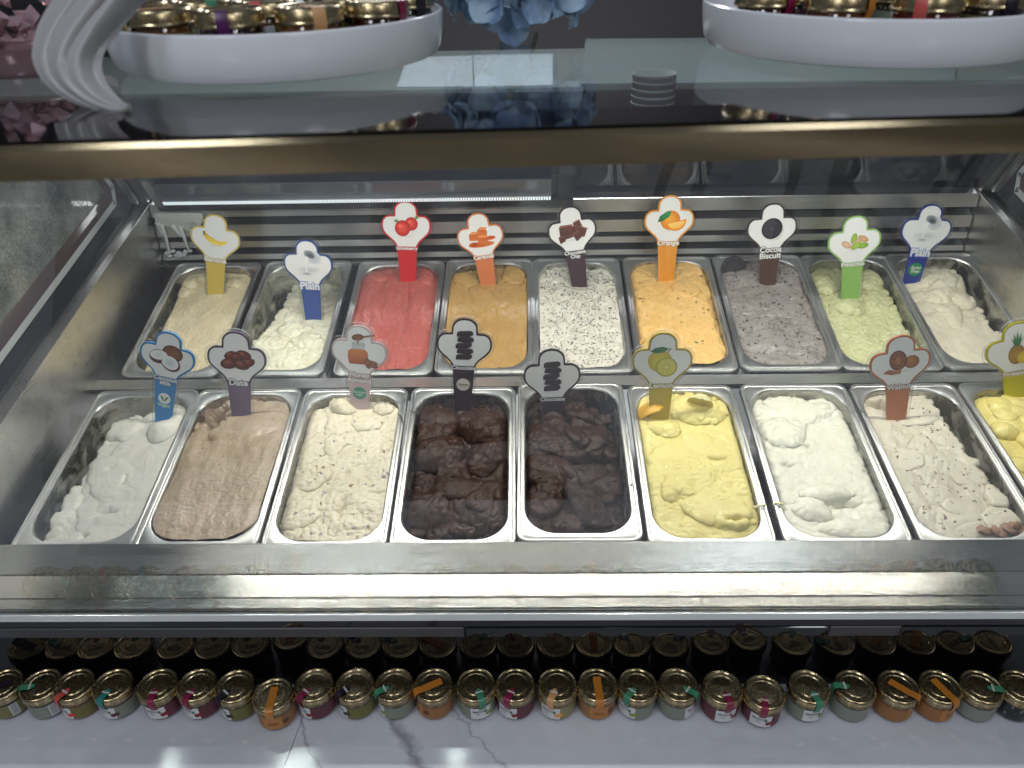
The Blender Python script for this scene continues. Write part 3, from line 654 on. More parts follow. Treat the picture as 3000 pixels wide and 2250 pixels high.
SIGNS = {  # head top, stem bottom, left and right of head (photo px, 2212 wide), depth of stem foot below the rim
 9: ((465, 458), (466, 634), 412, 517, -.012), 10: ((660, 512), (677, 690), 610, 718, -.030), 11: ((875, 428), (882, 606), 822, 930, -.010), 12: ((1028, 455), (1055, 615), 982, 1083, -.010),
 13: ((1228, 440), (1252, 619), 1180, 1286, -.012), 14: ((1449, 416), (1438, 607), 1395, 1503, -.008), 15: ((1672, 433), (1658, 617), 1612, 1720, -.010), 16: ((1850, 460), (1836, 642), 1793, 1905, -.016), 17: ((2018, 435), (1968, 612), 1957, 2068, -.022),
 0: ((366, 712), (352, 912), 305, 423, -.014), 1: ((507, 710), (521, 898), 442, 568, -.008), 2: ((776, 697), (777, 882), 713, 835, -.008), 3: ((1005, 682), (999, 886), 946, 1066, -.018), 4: ((1191, 748), (1194, 887), 1132, 1256, -.018),
 5: ((1434, 712), (1424, 905), 1371, 1501, -.006), 7: ((1948, 718), (1936, 905), 1882, 2010, -.014), 8: ((2198, 690), (2192, 857), 2135, 2262, -.014)}
FOOT = {}
for k, sg in SIGNS.items():
    a, y0, z0 = (A1, 0, 0) if k < 9 else (A2, Y1, Z1)
    FOOT[k] = hitp(*sg[1], y0, z0, a, sg[4])
HEIGHT = {}
flange_mesh = None
for k in range(18):
    M = PANS[k]
    pan = tag(empty('gelato_pan', M=M), PANLAB[k], 'pan', 'steel ice cream pans in two rows of the case')
    if flange_mesh is None:
        o = flange.build('rim', PANST, pan, 40); flange_mesh = o.data
    else:
        o = bpy.data.objects.new('rim', flange_mesh); COL.objects.link(o); o.parent = pan
    well.build('well', residue_mat(k), pan, 40)
    h = FLAV[k]()
    if k in FOOT:
        lp = M.inverted() @ Vector(FOOT[k]); q = ((PX-lp.x)/.020)**2+((PY-lp.y)/.012)**2
        wgt = np.exp(-q); h = h*(1-wgt)+wgt*(SIGNS[k][4]-.0015)
    th = .5+.9*math.sin(k*1.7)+.8*fbm(PX*9, PY*9, 2, 260+k); ca_, sa_ = np.cos(th), np.sin(th)      # scraped striations
    h = h+.00042*fbm((PX*ca_+PY*sa_)*190, (-PX*sa_+PY*ca_)*22, 2, 270+k)*sst(-.4, .3, fbm(PX*20, PY*20, 2, 280+k))
    h = h+.00030*ridge(PX*210, PY*170, 3, 200+k)*sst(.1, .6, fbm(PX*26, PY*26, 2, 230+k))
    h = np.minimum(h, .022)
    # fold lips outward a little, then keep inside the pan wall
    dx = np.gradient(h, axis=1)/np.gradient(PX, axis=1); dy = np.gradient(h, axis=0)/np.gradient(PY, axis=0)
    X = PX-np.clip(dx, -1.2, 1.2)*.0022; Y = PY-np.clip(dy, -1.2, 1.2)*.0022
    ins = .0006+np.clip(-h-.005, 0, .1)*.075
    over = h > -.004; ins = np.where(over, .0010, ins)
    hw = HW-ins; hl = HL-ins; rc = .0435
    cx = np.abs(X); cy = np.abs(Y-CY); ox = cx-(hw-rc); oy = cy-(hl-rc); dist = np.hypot(np.maximum(ox, 0), np.maximum(oy, 0))
    s = np.where((ox > 0) & (oy > 0) & (dist > rc), rc/np.maximum(dist, 1e-9), 1.0)
    cx2 = np.where((ox > 0) & (oy > 0), hw-rc+ox*s, np.minimum(cx, hw)); cy2 = np.where((ox > 0) & (oy > 0), hl-rc+oy*s, np.minimum(cy, hl))
    X = np.sign(X)*cx2; Y = CY+np.sign(Y-CY)*cy2
    vs = np.stack([X, Y, h], -1).reshape(-1, 3)
    me = bpy.data.meshes.new('ice_cream'); me.from_pydata(vs.tolist(), [], QUADS.tolist()); me.materials.append(cream_mat(k))
    me.polygons.foreach_set('use_smooth', np.ones(len(QUADS), dtype=bool))
    o = bpy.data.objects.new('ice_cream', me); COL.objects.link(o); o.matrix_world = M
    tag(o, CRLAB[k], 'ice cream', 'ice creams filling the pans'); HEIGHT[k] = (o, h)
def surf(k, x, y):
    h = HEIGHT[k][1]; i = int(round((x/(HW+.004)+1)/2*(NX-1))); j = int(round(((y-CY)/(HL+.004)+1)/2*(NY-1)))
    i = min(max(i, 0), NX-1); j = min(max(j, 0), NY-1); return float(h[j, i])
def bits(k, name, n, size, mat, seed, xr=(-.07, .07), yr=(-.14, .14), flat=.4, sink=.3, minh=-.03):
    rg = random.Random(seed); bm = MB(); c = 0
    while c < n:
        x, y = rg.uniform(*xr), rg.uniform(*yr); z = surf(k, x, y); c += 1
        if z < minh: continue
        e = Matrix.Translation((x, y, z-size[2]*sink)) @ Matrix.Rotation(rg.uniform(0, 6.28), 4, 'Z') @ Matrix.Rotation(rg.uniform(-.5, .5), 4, 'X') @ Matrix.Rotation(rg.uniform(-.5, .5), 4, 'Y')
        s = rg.uniform(.6, 1.4); w = [size[0]*s*rg.uniform(.7, 1.3), size[1]*s, size[2]*s]
        vs = []
        for sz in (-1, 1):
            for a in range(5):
                t = a*1.2566+rg.uniform(-.4, .4); vs.append(e @ Vector((w[0]*.5*math.cos(t), w[1]*.5*math.sin(t), w[2]*.5*sz*(1 if sz < 0 else .8))))
        bm.add(vs, [tuple(range(5))[::-1], tuple(range(5, 10))]+[(a, (a+1) % 5, 5+(a+1) % 5, 5+a) for a in range(5)])
    return tag(bm.build(name, mat, HEIGHT[k][0]), kind='stuff')
bits(13, 'chocolate_flakes', 1500, (.0044, .0013, .0012), pm('dark_flake', (.012, .010, .012), .5), 1, sink=.1)
bits(14, 'fruit_bits', 24, (.006, .003, .002), pm('green_bit', (.10, .13, .03), .5), 2); bits(14, 'nut_bits', 16, (.007, .003, .002), pm('brown_bit', (.22, .09, .03), .5), 3)
bits(15, 'biscuit_crumbs', 130, (.0045, .0035, .003), pm('biscuit', (.014, .012, .013), .7), 4)
bits(7, 'nut_bits', 90, (.0045, .003, .002), pm('walnut_bit', (.15, .10, .085), .6), 5, sink=.35)
bits(2, 'fruit_bits', 60, (.007, .004, .002), pm('grey_fruit', (.30, .28, .32), .5), 6, sink=.45); bits(2, 'nut_bits', 26, (.008, .004, .002), pm('almond_bit', (.33, .20, .11), .5), 7, sink=.4)
bits(11, 'seed_bits', 220, (.0011, .0009, .0008), pm('seed_bit', (.10, .01, .012), .5), 8, sink=0)
bits(16, 'nut_bits', 60, (.003, .002, .0014), pm('pistachio_bit', (.30, .33, .08), .6), 9)

# ------------------------------------------------------------------ flavour signs
def smooth_poly(ctrl, closed, seg=5):
    out = []; n = len(ctrl)
    for i in range(n-1):
        p0, p1, p2, p3 = ctrl[max(i-1, 0)], ctrl[i], ctrl[i+1], ctrl[min(i+2, n-1)]
        if p1[2]: p0 = p1
        if p2[2]: p3 = p2
        for k in range(seg):
            t = k/seg; out.append(tuple(.5*((2*p1[j])+(-p0[j]+p2[j])*t+(2*p0[j]-5*p1[j]+4*p2[j]-p3[j])*t*t+(-p0[j]+3*p1[j]-3*p2[j]+p3[j])*t**3) for j in (0, 1)))
    out.append(ctrl[-1][:2]); return out
HALF = [(0, 0, 0), (.11, .02, 0), (.20, .085, 0), (.25, .17, 0), (.262, .272, 1), (.36, .283, 0), (.445, .345, 0), (.49, .435, 0), (.5, .54, 0), (.482, .635, 0), (.43, .72, 0), (.355, .795, 0), (.285, .865, 0), (.240, .945, 0), (.226, 1.05, 1), (.165, 2.25, 1)]
_h = smooth_poly(HALF, False)
OUTL = [(x, -y) for x, y in _h]+[(-x, -y) for x, y in _h[::-1][:-1]]      # clockwise from the top
def inset(poly, d):
    n = len(poly); out = []
    for i in range(n):
        a, b, c = poly[i-1], poly[i], poly[(i+1) % n]
        e1 = Vector((b[0]-a[0], b[1]-a[1])); e2 = Vector((c[0]-b[0], c[1]-b[1]))
        if e1.length < 1e-7: e1 = e2
        if e2.length < 1e-7: e2 = e1
        e1.normalize(); e2.normalize()
        n1 = Vector((e1.y, -e1.x)); n2 = Vector((e2.y, -e2.x)); m = (n1+n2)
        if m.length < 1e-6: m = n1
        m.normalize(); s = d/max(.6, m.dot(n1)); out.append((b[0]+m.x*s, b[1]+m.y*s))
    return out
PRINT1 = inset(OUTL, .048); PRINT2 = inset(OUTL, .078)
YCUT = -.93
def white_poly():
    up = [p for p in PRINT2 if p[1] > YCUT]
    r = [p for p in PRINT2 if p[0] >= 0 and p[1] > YCUT]; l = [p for p in PRINT2 if p[0] < 0 and p[1] > YCUT]
    return r+l
WHITEP = white_poly()
pr = pm('printed_picture', (.5, .5, .5), .38); _nt = pr.node_tree; _at = node(_nt, 'ShaderNodeAttribute', attribute_name='print'); link(_nt, _at.outputs['Color'], _nt.nodes['Principled BSDF'].inputs['Base Color'])
class PIC:
    """flat print: ellipses and polygons stacked a hair apart, each with an inner and an outer ink"""
    def __init__(s): s.v = []; s.f = []; s.c = []; s.z = 0
    def ell(s, cx, cy, rx, ry, c1, c2=None, rot=0, n=22, a0=0, a1=360, off=(0, 0)):
        c1 = lin(c1); c2 = lin(c2) if c2 else c1; o = len(s.v); s.z += 1; z = s.z*.0022; ca, sa = math.cos(R(rot)), math.sin(R(rot))
        s.v.append((cx+off[0], cy+off[1], z)); s.c.append(c1)
        full = a1-a0 >= 360; m = n if full else n+1
        for k in range(m):
            a = R(a0+(a1-a0)*k/n); x, y = rx*math.cos(a), ry*math.sin(a); s.v.append((cx+x*ca-y*sa, cy+x*sa+y*ca, z)); s.c.append(c2)
        for k in range(m if full else m-1): s.f.append((o, o+1+k, o+1+(k+1) % m))
    def poly(s, pts, c1, c2=None):
        c1 = lin(c1); c2 = lin(c2) if c2 else c1; o = len(s.v); s.z += 1; z = s.z*.0022; n = len(pts)
        for i, p in enumerate(pts): s.v.append((p[0], p[1], z)); t = i/max(1, n-1); t = 1-abs(2*t-1); s.c.append(tuple(a*(1-t)+b*t for a, b in zip(c1, c2)))
        s.f.append(tuple(range(o, o+n)))
    def build(s, name, parent, scale, x, y, z):
        me = bpy.data.meshes.new(name); me.from_pydata([(a*scale+x, b*scale+y, c*scale*.25+z) for a, b, c in s.v], [], s.f)
        at = me.attributes.new('print', 'FLOAT_COLOR', 'POINT')
        for i, c in enumerate(s.c): at.data[i].color = (*c, 1)
        me.materials.append(pr); o = bpy.data.objects.new(name, me); COL.objects.link(o); o.parent = parent; return o
def crescent(p, cx, cy, r1, r2, a0, a1, c1, c2, ang=0, n=14):
    pts = []
    for k in range(n+1):
        a = R(a0+(a1-a0)*k/n); t = k/n; w = math.sin(math.pi*min(1, max(0, t)))
        pts.append((cx+r1*math.cos(a), cy+r1*math.sin(a)))
    for k in range(n, -1, -1):
        a = R(a0+(a1-a0)*k/n); t = k/n; w = .18+.82*math.sin(math.pi*t)**.7
        rr2 = r1-(r1-r2)*w; pts.append((cx+rr2*math.cos(a), cy+rr2*math.sin(a)))
    p.poly(pts, c1, c2)
def pic(kind):
    p = PIC(); sh = lambda x, y, w, h: p.ell(x, y, w, h, 'd4d4d6', 'eeeeee')
    if kind == 'banana':
        sh(.02, -.30, .55, .10)
        for r1, r2, cx, cy, a0, a1, ca, cb in ((.62, .36, .06, .36, 185, 300, 'd9a116', 'f4cf3a'), (.58, .34, .10, .30, 190, 325, 'e8b41c', 'fbe05a'), (.60, .40, .06, .34, 200, 285, 'f0c22a', 'ffe97a')): crescent(p, cx, cy, r1, r2, a0, a1, ca, cb)
        p.poly([(-.56, .30), (-.46, .36), (-.42, .18), (-.52, .12)], '8a5a1a', 'b98a2a')
    elif kind == 'milk':
        p.ell(.02, -.22, .55, .16, 'bfc2c8', 'e2e3e6'); p.ell(.24, .36, .40, .30, 'aeb1b8', 'd9dbe0', -25); p.ell(.10, .50, .26, .17, '70747c', '9a9ea6', -20); p.ell(.14, .44, .20, .12, '2d3036', '777b84', -20)
        p.poly([(-.10, .40), (.06, .36), (.00, .0), (-.04, -.36), (-.14, -.36), (-.12, 0)], 'f6f6f7', 'd3d6db')
        for i in range(9): a = R(i*40); p.ell(-.08+.32*math.cos(a), -.40+.10*math.sin(a), .05, .03, 'fafafa', 'c3c7ce')
        p.ell(-.08, -.40, .22, .07, '8f949c', 'd3d5da')
    elif kind == 'strawberry':
        sh(.0, -.42, .55, .07)
        for cx, cy, s in ((.24, .14, .30), (-.16, -.06, .36)):
            p.ell(cx, cy, s*.95, s*1.02, 'f25545', 'b8141c', 0); p.ell(cx-s*.25, cy+s*.25, s*.4, s*.35, 'ff8272', 'ea4038')
            for i in range(9): a = R(i*83); p.ell(cx+s*.62*math.cos(a)*(.4+.07*i), cy+s*.62*math.sin(a)*(.4+.07*i), .018, .026, 'f5c46a', 'c83028')
            sg = -1 if cx < 0 else 1
            for a in (20, 55, 90, 125, 160, 200): b = R(a); bx, by = cx+sg*s*.75, cy+s*.75; p.poly([(bx, by), (bx+.20*math.cos(b)+.03, by+.20*math.sin(b)), (bx+.06, by+.05)], '2f7a2c', '6fae3a')
    elif kind == 'caramel':
        p.ell(.0, -.36, .62, .14, 'c2581c', 'd9783a'); p.ell(-.34, -.34, .26, .13, '9a3c12', 'c95f22'); p.ell(.46, -.10, .26, .10, 'c24a1c', 'd86a34')
        for x, y in ((-.30, .05), (.12, .22), (.10, -.16)):
            p.poly([(x-.24, y-.16), (x-.22, y+.14), (x+.16, y+.20), (x+.24, y-.02), (x+.18, y-.22)], 'd9783a', 'b4531e'); p.poly([(x-.22, y+.14), (x-.04, y+.26), (x+.26, y+.20), (x+.16, y+.10)], 'f0a05a', 'e2803c')
    elif kind == 'chips':
        sh(.0, -.40, .6, .08)
        for x, y, s, rt in ((.28, .24, .24, 25), (.38, -.10, .30, -20), (.10, .02, .26, 10), (-.30, -.06, .42, 5), (-.50, -.34, .2, 15), (.22, -.26, .24, 30)):
            c, sn = math.cos(R(rt)), math.sin(R(rt)); q = lambda a, b: (x+(a*c-b*sn)*s, y+(a*sn+b*c)*s)
            p.poly([q(-.7, -.7), q(.7, -.55), q(.8, .65), q(-.6, .75)], '4a2418', '6f3c28'); p.poly([q(-.6, .75), q(.8, .65), q(.95, .85), q(-.4, .98)], '8a5640', '7a4632'); p.poly([q(-.5, -.05), q(.62, .02), q(.62, .10), q(-.5, .05)], '2b120c')
    elif kind == 'orange':
        sh(.05, -.42, .6, .07); p.ell(.05, .05, .44, .44, 'fbb733', 'e07c0c', 0, 26, off=(-.12, .14))
        p.poly([(-.52, -.02), (-.42, .26), (-.10, .46), (.10, .44), (-.02, .20), (-.30, .02)], '1c6b3a', '2f9656')
        p.poly([(-.02, -.10)]+[(.30+.46*math.cos(R(a)), .02+.46*math.sin(R(a))) for a in range(200, 372, 14)], 'f59a16', 'e8860e'); p.poly([(.02, -.09)]+[(.30+.38*math.cos(R(a)), .02+.38*math.sin(R(a))) for a in range(204, 372, 14)], 'ffd37a', 'fbb62e')
    elif kind == 'biscuit':
        sh(.10, -.46, .5, .10); p.ell(.08, -.06, .44, .46, 'f3f1ec', 'd8d4cc', -20); p.ell(.0, .02, .46, .48, '2c2a30', '1b1a1f', -20); p.ell(.0, .02, .38, .40, '3a383f', '2a2930', -20)
        for i in range(18): a = R(i*20); p.ell(.31*math.cos(a), .02+.33*math.sin(a), .03, .03, '55525c', '3a3840')
        p.ell(0, .02, .22, .23, '26252b', '302e36', -20); p.ell(0, .02, .14, .10, '47454e', '3a3841', -20)
    elif kind == 'pistachio':
        sh(.0, -.36, .55, .06)
        for x, y, rt, c1, c2 in ((-.02, .16, 80, 'a9c24a', '8aa83a'), (.36, .12, -30, 'e0b98e', 'b98a5c'), (-.32, -.08, -35, 'ecccb0', 'c79a78'), (.12, -.02, 40, 'e6c4a0', 'c49a72'), (.36, -.18, 5, '9fc04a', '6f9a30'), (.08, -.16, 35, 'b4cf5a', '8aae3c')): p.ell(x, y, .24, .13, c1, c2, rt)
    elif kind == 'coconut':
        p.ell(.20, .24, .42, .36, '9a6242', '5f3520', -15)
        for i in range(8): p.ell(.0+.05*i, .30-.02*i, .01, .26, '7d4a30', '6a3a24', 12)
        p.ell(-.34, -.02, .38, .32, '6a3d26', '4f2a18', 10); p.ell(-.34, .05, .35, .22, 'd9dcdf', 'f4f4f4', 10)
        p.ell(.16, -.24, .40, .34, '6a3d26', '54301c', -28); p.ell(.13, -.20, .35, .29, 'c6cacf', 'f6f6f6', -28)
    elif kind == 'date':
        sh(.05, -.36, .6, .08)
        for x, y, rt, s in ((.26, .20, -15, .30), (-.22, .16, 25, .26), (.0, .10, 0, .24), (-.30, -.18, 15, .34), (.16, -.20, -10, .32), (.46, -.10, 35, .24)): p.ell(x, y, s, s*.68, '8a4428', '43201a', rt, off=(-.04, .06)); p.ell(x-.06, y+.07, s*.4, s*.18, 'b06a48', '7c3d28', rt)
    elif kind == 'honey':
        p.poly([(-.40, -.50), (-.46, -.2), (-.44, .06), (-.30, .16), (.22, .16), (.34, .04), (.36, -.22), (.30, -.48)], 'a8502c', 'd98a3c'); p.poly([(-.30, .16), (-.30, .40), (.22, .40), (.22, .16)], 'c9cdd2', 'b4b8be'); p.ell(-.04, .40, .27, .05, 'e2e4e7', '9da2a8')
        p.poly([(.06, .72), (.62, .84), (.62, .78), (.08, .64)], '8a5a34', 'a97848'); p.ell(-.06, .66, .24, .14, 'a06a3c', '6f4424', 12)
        for i in range(4): p.ell(-.20+.09*i, .63+.02*i, .015, .13, '5f381c', '7d4e2a', 12)
        p.poly([(-.12, .56), (.0, .56), (-.05, .34)], 'b8702c', 'd08a3c'); p.ell(.34, -.42, .13, .24, 'a87454', '7a4a34', 15); p.ell(.54, -.50, .22, .10, '9a5c3c', '6f3e28', -12); p.ell(.56, -.36, .20, .07, 'a8683f', '7a4830', -15)
    elif kind == 'blocks':
        for i, (x, rt) in enumerate(((-.02, 3), (.02, -3), (-.04, 6), (.03, -4), (.0, 2))):
            y = -.50+.25*i; c, sn = math.cos(R(rt)), math.sin(R(rt)); q = lambda a, b: (x+a*c-b*sn, y+a*sn+b*c)
            p.poly([q(-.32, -.11), q(.20, -.13), q(.34, -.04), q(.34, .09), q(-.30, .08)], '221319', '2e1b20'); p.poly([q(-.30, .06), q(.34, .07), q(.26, .14), q(-.22, .13)], '4c333a', '3c262c'); p.poly([q(.20, -.13), q(.34, -.04), q(.34, .09), q(.20, .05)], '3a2329', '2a171c')
    elif kind == 'lemon':
        p.ell(-.08, .02, .44, .46, 'd9cf52', 'b9a428', 20); p.ell(.16, -.22, .40, .40, 'b8b434', 'a09c2a'); p.ell(.16, -.22, .34, .34, 'e0dc86', 'd0c858')
        for i in range(8): a = R(i*45+10); p.ell(.16+.18*math.cos(a), -.22+.18*math.sin(a), .13, .05, 'd6d068', 'c4bc4c', i*45+10)
        p.poly([(-.46, .42), (-.28, .56), (.02, .60), (.24, .52), (.02, .38), (-.26, .34)], '1f5a36', '2c7a48'); p.poly([(.16, .38), (.28, .56), (.32, .54), (.20, .36)], '5a6a3a')
    elif kind == 'walnut':
        sh(.1, -.34, .6, .07); p.ell(.42, .02, .28, .27, 'c08a58', '84522c', 0, off=(-.05, .08))
        for i in range(5): p.ell(.28+.07*i, .02, .012, .22-.02*abs(i-2), '8f5c34', 'a06c40', 8)
        p.ell(-.08, .14, .32, .42, '7a4a30', '5a321e', 8); p.ell(-.08, .14, .27, .36, 'b07c5c', '8a5638', 8)
        for i in range(12): a = R(i*57); p.ell(-.08+.15*math.cos(a), .14+.24*math.sin(a), .07, .05, '9a6446', '6f412a', i*40)
        p.poly([(-.62, -.34), (-.40, -.20), (-.10, -.28), (.06, -.20), (.04, -.42), (-.30, -.44)], '9a5c3c', 'c08a68')
    elif kind == 'pineapple':
        p.ell(.0, -.18, .30, .42, 'c99a2e', '84601a')
        for i in range(-3, 4):
            for j in range(-4, 5):
                x, y = i*.085+(j % 2)*.042, -.18+j*.09
                if (x/.28)**2+((y+.18)/.39)**2 < 1: p.ell(x, y, .034, .038, 'e0b23c', '7d5a1c', 0, 6)
        p.ell(.26, -.34, .26, .26, 'dcc83a', 'c2ac22')
        for a, l in ((50, .42), (70, .55), (90, .62), (110, .55), (130, .42), (60, .32), (120, .32), (90, .36)): b = R(a); p.poly([(-.08, .20), (l*math.cos(b)*.8, .22+l*math.sin(b)), (.08, .20)], '1d5a34', '3f8a4c')
    return p
SIGN = {  # border, stem, halo ink, words, motif, size, badge
 9: ('d2bc62', 'd2b858', 'c0a850', 'Banana', 'banana', None), 10: ('2c4484', '304a92', '6f86c4', 'Plain', 'milk', None), 11: ('c4262b', 'c8272b', 'b0353a', 'Strawberry', 'strawberry', None), 12: ('d08050', 'cf7a4c', 'c47a4c', 'Caramel', 'caramel', None),
 13: ('2a161a', '3a2028', '1c0f12', 'Chocolate\nChip', 'chips', None), 14: ('dc9438', 'dc9236', 'c08a3c', 'Orange', 'orange', None), 15: ('3a3232', '4f352e', '17120f', 'Cocoa\nBiscuit', 'biscuit', None), 16: ('8fb868', '88b45c', '7a9a4c', 'Pistachio', 'pistachio', None), 17: ('26367e', '2b3a8c', '7c90cc', 'Plain', 'milk', 'sugar'),
 0: ('2f78ae', '3f86c0', '2a5f96', 'Coconut\nMilk', 'coconut', 'vegan'), 1: ('4a3c46', '6a5a74', '4d4258', 'Date', 'date', None), 2: ('bfb0ae', 'c8b0b0', '97706f', 'Honey\nAlmond', 'honey', 'nosugar'), 3: ('2a1820', '33202a', '2a1820', 'Chocolate', 'blocks', 'ring'), 4: ('2a1820', '382430', '2a1820', 'Chocolate', 'blocks', None),
 5: ('a8963a', 'bfa838', '8f7f34', 'Lemon', 'lemon', None), 7: ('b8704c', 'c07a58', '8f6a64', 'Walnut', 'walnut', None), 8: ('b2ac24', 'c0b81e', 'b06a5c', 'Pineapple', 'pineapple', None)}
SIGNLAB = {9: 'clear clover sign with yellow border reading Banana', 10: 'upright blue clover sign reading Plain without a green badge', 11: 'red bordered clover sign reading Strawberry', 12: 'orange clover sign reading Caramel, leaning left', 13: 'dark brown clover sign reading Chocolate Chip', 14: 'orange bordered clover sign reading Orange', 15: 'brown clover sign reading Cocoa Biscuit', 16: 'green bordered clover sign reading Pistachio', 17: 'tilted blue clover sign reading Plain with a green Sugar Free badge',
 0: 'blue clover sign reading Coconut Milk with a Vegan badge', 1: 'purple clover sign reading Date', 2: 'pale pink clover sign reading Honey Almond with a green badge', 3: 'tall dark clover sign reading Chocolate with a white round badge', 4: 'lower dark clover sign reading Chocolate without a badge', 5: 'mustard clover sign reading Lemon', 7: 'brown bordered clover sign reading Walnut', 8: 'yellow green clover sign reading Pineapple at the right edge'}
def flatpoly(poly, z, sc, sy):
    return [(x*sc, y*sc*sy, z) for x, y in poly]
LEAN = .10
for k, sg in SIGNS.items():
    top, foot, xl, xr_, off = sg; B = Vector(FOOT[k])
    d = ray(*top); # head top: on the ray, on the plane leaning back from the foot
    n = np.array([0, 1.0, -LEAN]); t = (n@(np.array(B)-CAM))/(n@d); T = Vector(CAM+d*t)
    zc = float((np.array(T)-CAM)@FW)+.03; wid = 1.09*(xr_-xl)*K*zc/FPX; L = (T-B).length
    sy = .965
    yax = (T-B).normalized(); xax = Vector((1, .05*math.sin(k*2.3), 0)); xax = (xax-yax*xax.dot(yax)).normalized(); zax = xax.cross(yax)
    M = Matrix(((xax.x, yax.x, zax.x, T.x), (xax.y, yax.y, zax.y, T.y), (xax.z, yax.z, zax.z, T.z), (0, 0, 0, 1)))
    bor, stem_c, halo, words, motif, badge = SIGN[k]
    root = tag(empty('flavour_sign', M=M), SIGNLAB[k], 'sign', 'clover shaped flavour signs stuck in the ice creams')
    ymax = (L/wid+.16)/sy
    def cut(poly):
        out = []
        for x, y in poly: out.append((x, max(y, -ymax)))
        return out
    out = cut(OUTL); b = MB(); n_ = len(out)
    b.add(flatpoly(out, .0, wid, sy), [tuple(range(n_))[::-1]]); b.add(flatpoly(out, -.0022, wid, sy), [tuple(range(n_))])
    b.add(flatpoly(out, 0, wid, sy)+flatpoly(out, -.0022, wid, sy), [(i, (i+1) % n_, n_+(i+1) % n_, n_+i) for i in range(n_)], 1)
    b.build('acrylic_plate', [ACRYL, ACRYL_EDGE], root)
    p1 = cut(PRINT1); b = MB(); n1 = len(p1)
    b.add(flatpoly(p1, .0004, wid, sy)+flatpoly(p1, -.0028, wid, sy), [tuple(range(n1))[::-1], tuple(range(n1, 2*n1))]+[(i, (i+1) % n1, n1+(i+1) % n1, n1+i) for i in range(n1)], 0)
    stemm = pm('sign_ink_'+stem_c, lin(stem_c), .35); b.build('printed_stem', stemm, root)
    if bor != stem_c:
        b = MB(); hp = [q for q in PRINT1 if q[1] > -.97 and q[0] >= 0]+[q for q in PRINT1 if q[1] > -.97 and q[0] < 0]
        b.add(flatpoly(hp, .0006, wid, sy), [tuple(range(len(hp)))[::-1]]); b.build('printed_border', pm('sign_ink_'+bor, lin(bor), .35), root)
    b = MB(); b.add(flatpoly(WHITEP, .0008, wid, sy), [tuple(range(len(WHITEP)))[::-1]]); b.build('white_field', WHITE, root)
    pic(motif).build('picture', root, .41*wid, .0*wid, -.54*wid*sy, .0009)
    lines = words.count('\n')+1; target = {'Date': .28, 'Plain': .34, 'Lemon': .35, 'Walnut': .36}.get(words, .39)*wid
    probe = text_mesh('probe', words, 1.0, WHITE); size = target/max(.1, probe.dimensions.x); bpy.data.objects.remove(probe)
    yc = -(.955 if lines == 1 else 1.0)*wid*sy
    text_mesh('lettering_halo', words, size, pm('sign_ink_'+halo, lin(halo), .4), root, Matrix.Translation((0, yc, .0016)), offset=.095*size, line=.80)
    text_mesh('lettering', words, size, WHITE, root, Matrix.Translation((0, yc, .0020)), offset=.030*size, line=.80)
    yb = -1.28*wid*sy
    def disc(name, r, m, z, yy=yb):
        bb = MB(); bb.add([(r*math.cos(q), yy+r*math.sin(q), z) for q in [i*math.pi/14 for i in range(28)]], [tuple(range(28))]); return bb.build(name, m, root)
    if badge == 'sugar':
        disc('badge', .125*wid, pm('badge_green', lin('2a8a54'), .4), .0010); text_mesh('badge_lettering', 'Sugar\nFree', .085*wid, WHITE, root, Matrix.Translation((0, yb, .0014)), shear=.25, line=.8, offset=.0002)
    elif badge == 'nosugar':
        yb2 = -1.30*wid*sy; disc('badge', .115*wid, pm('badge_teal', lin('3f8a70'), .4), .0010, yb2); text_mesh('badge_lettering', 'No Added\nSugar', .052*wid, WHITE, root, Matrix.Translation((0, yb2, .0014)), shear=.25, line=.8)
    elif badge == 'ring':
        disc('badge_rim', .118*wid, pm('badge_gold', lin('b89a78'), .4), .0010); disc('badge', .108*wid, pm('badge_white', lin('d8d4d0'), .4), .0012); text_mesh('badge_lettering', 'Diabetic', .055*wid, pm('badge_brown', lin('8a6438'), .4), root, Matrix.Translation((0, yb, .0015)), offset=.0002, shear=.2)
    elif badge == 'vegan':
        yb = -1.36*wid*sy; disc('badge', .105*wid, WHITE, .0010, yb); lf = MB(); gm = pm('leaf_green', lin('2e8a3c'), .4)
        for sg2 in (-1, 1): lf.add([(0, yb-.06*wid, .0013), (sg2*.035*wid, yb-.03*wid, .0013), (sg2*.075*wid, yb+.05*wid, .0013), (sg2*.02*wid, yb+.03*wid, .0013)], [(0, 1, 2, 3)])
        lf.build('badge_leaf', gm, root); text_mesh('badge_lettering', 'Vegan', .085*wid, pm('vegan_ink', lin('cfe6c0'), .4), root, Matrix.Translation((0, yb-.13*wid, .0013)), offset=.0003)

# ------------------------------------------------------------------ bits resting in the pans
def place(k, x, y, dz=0.0): return PANS[k] @ Matrix.Translation((x, y, surf(k, x, y)+dz))
BISC = pm('biscuit_dark', (.022, .019, .022), .6)
b = MB(); b.lathe([(.0, -.003), (.024, -.003), (.0255, -.0015), (.0255, .001), (.0245, .0022), (.0215, .0022), (.021, .0014), (.0165, .0014), (.016, .0024), (.0125, .0024), (.012, .0015), (.0, .0015)], 40)
for i in range(26):
    a = i*2*math.pi/26; b.box((-.0012, -.0012, .0014), (.0012, .0012, .0024), M=Matrix.Rotation(a, 4, 'Z') @ Matrix.Translation((.0188, 0, 0)))
M = PANS[15] @ Matrix.Translation((-.050, .122, -.004)) @ Matrix.Rotation(R(62), 4, 'X') @ Matrix.Rotation(R(8), 4, 'Y')
tag(b.build('biscuit', BISC, None, 30, M), 'round black embossed biscuit stuck at the rear left of the cocoa ice cream', 'biscuit')
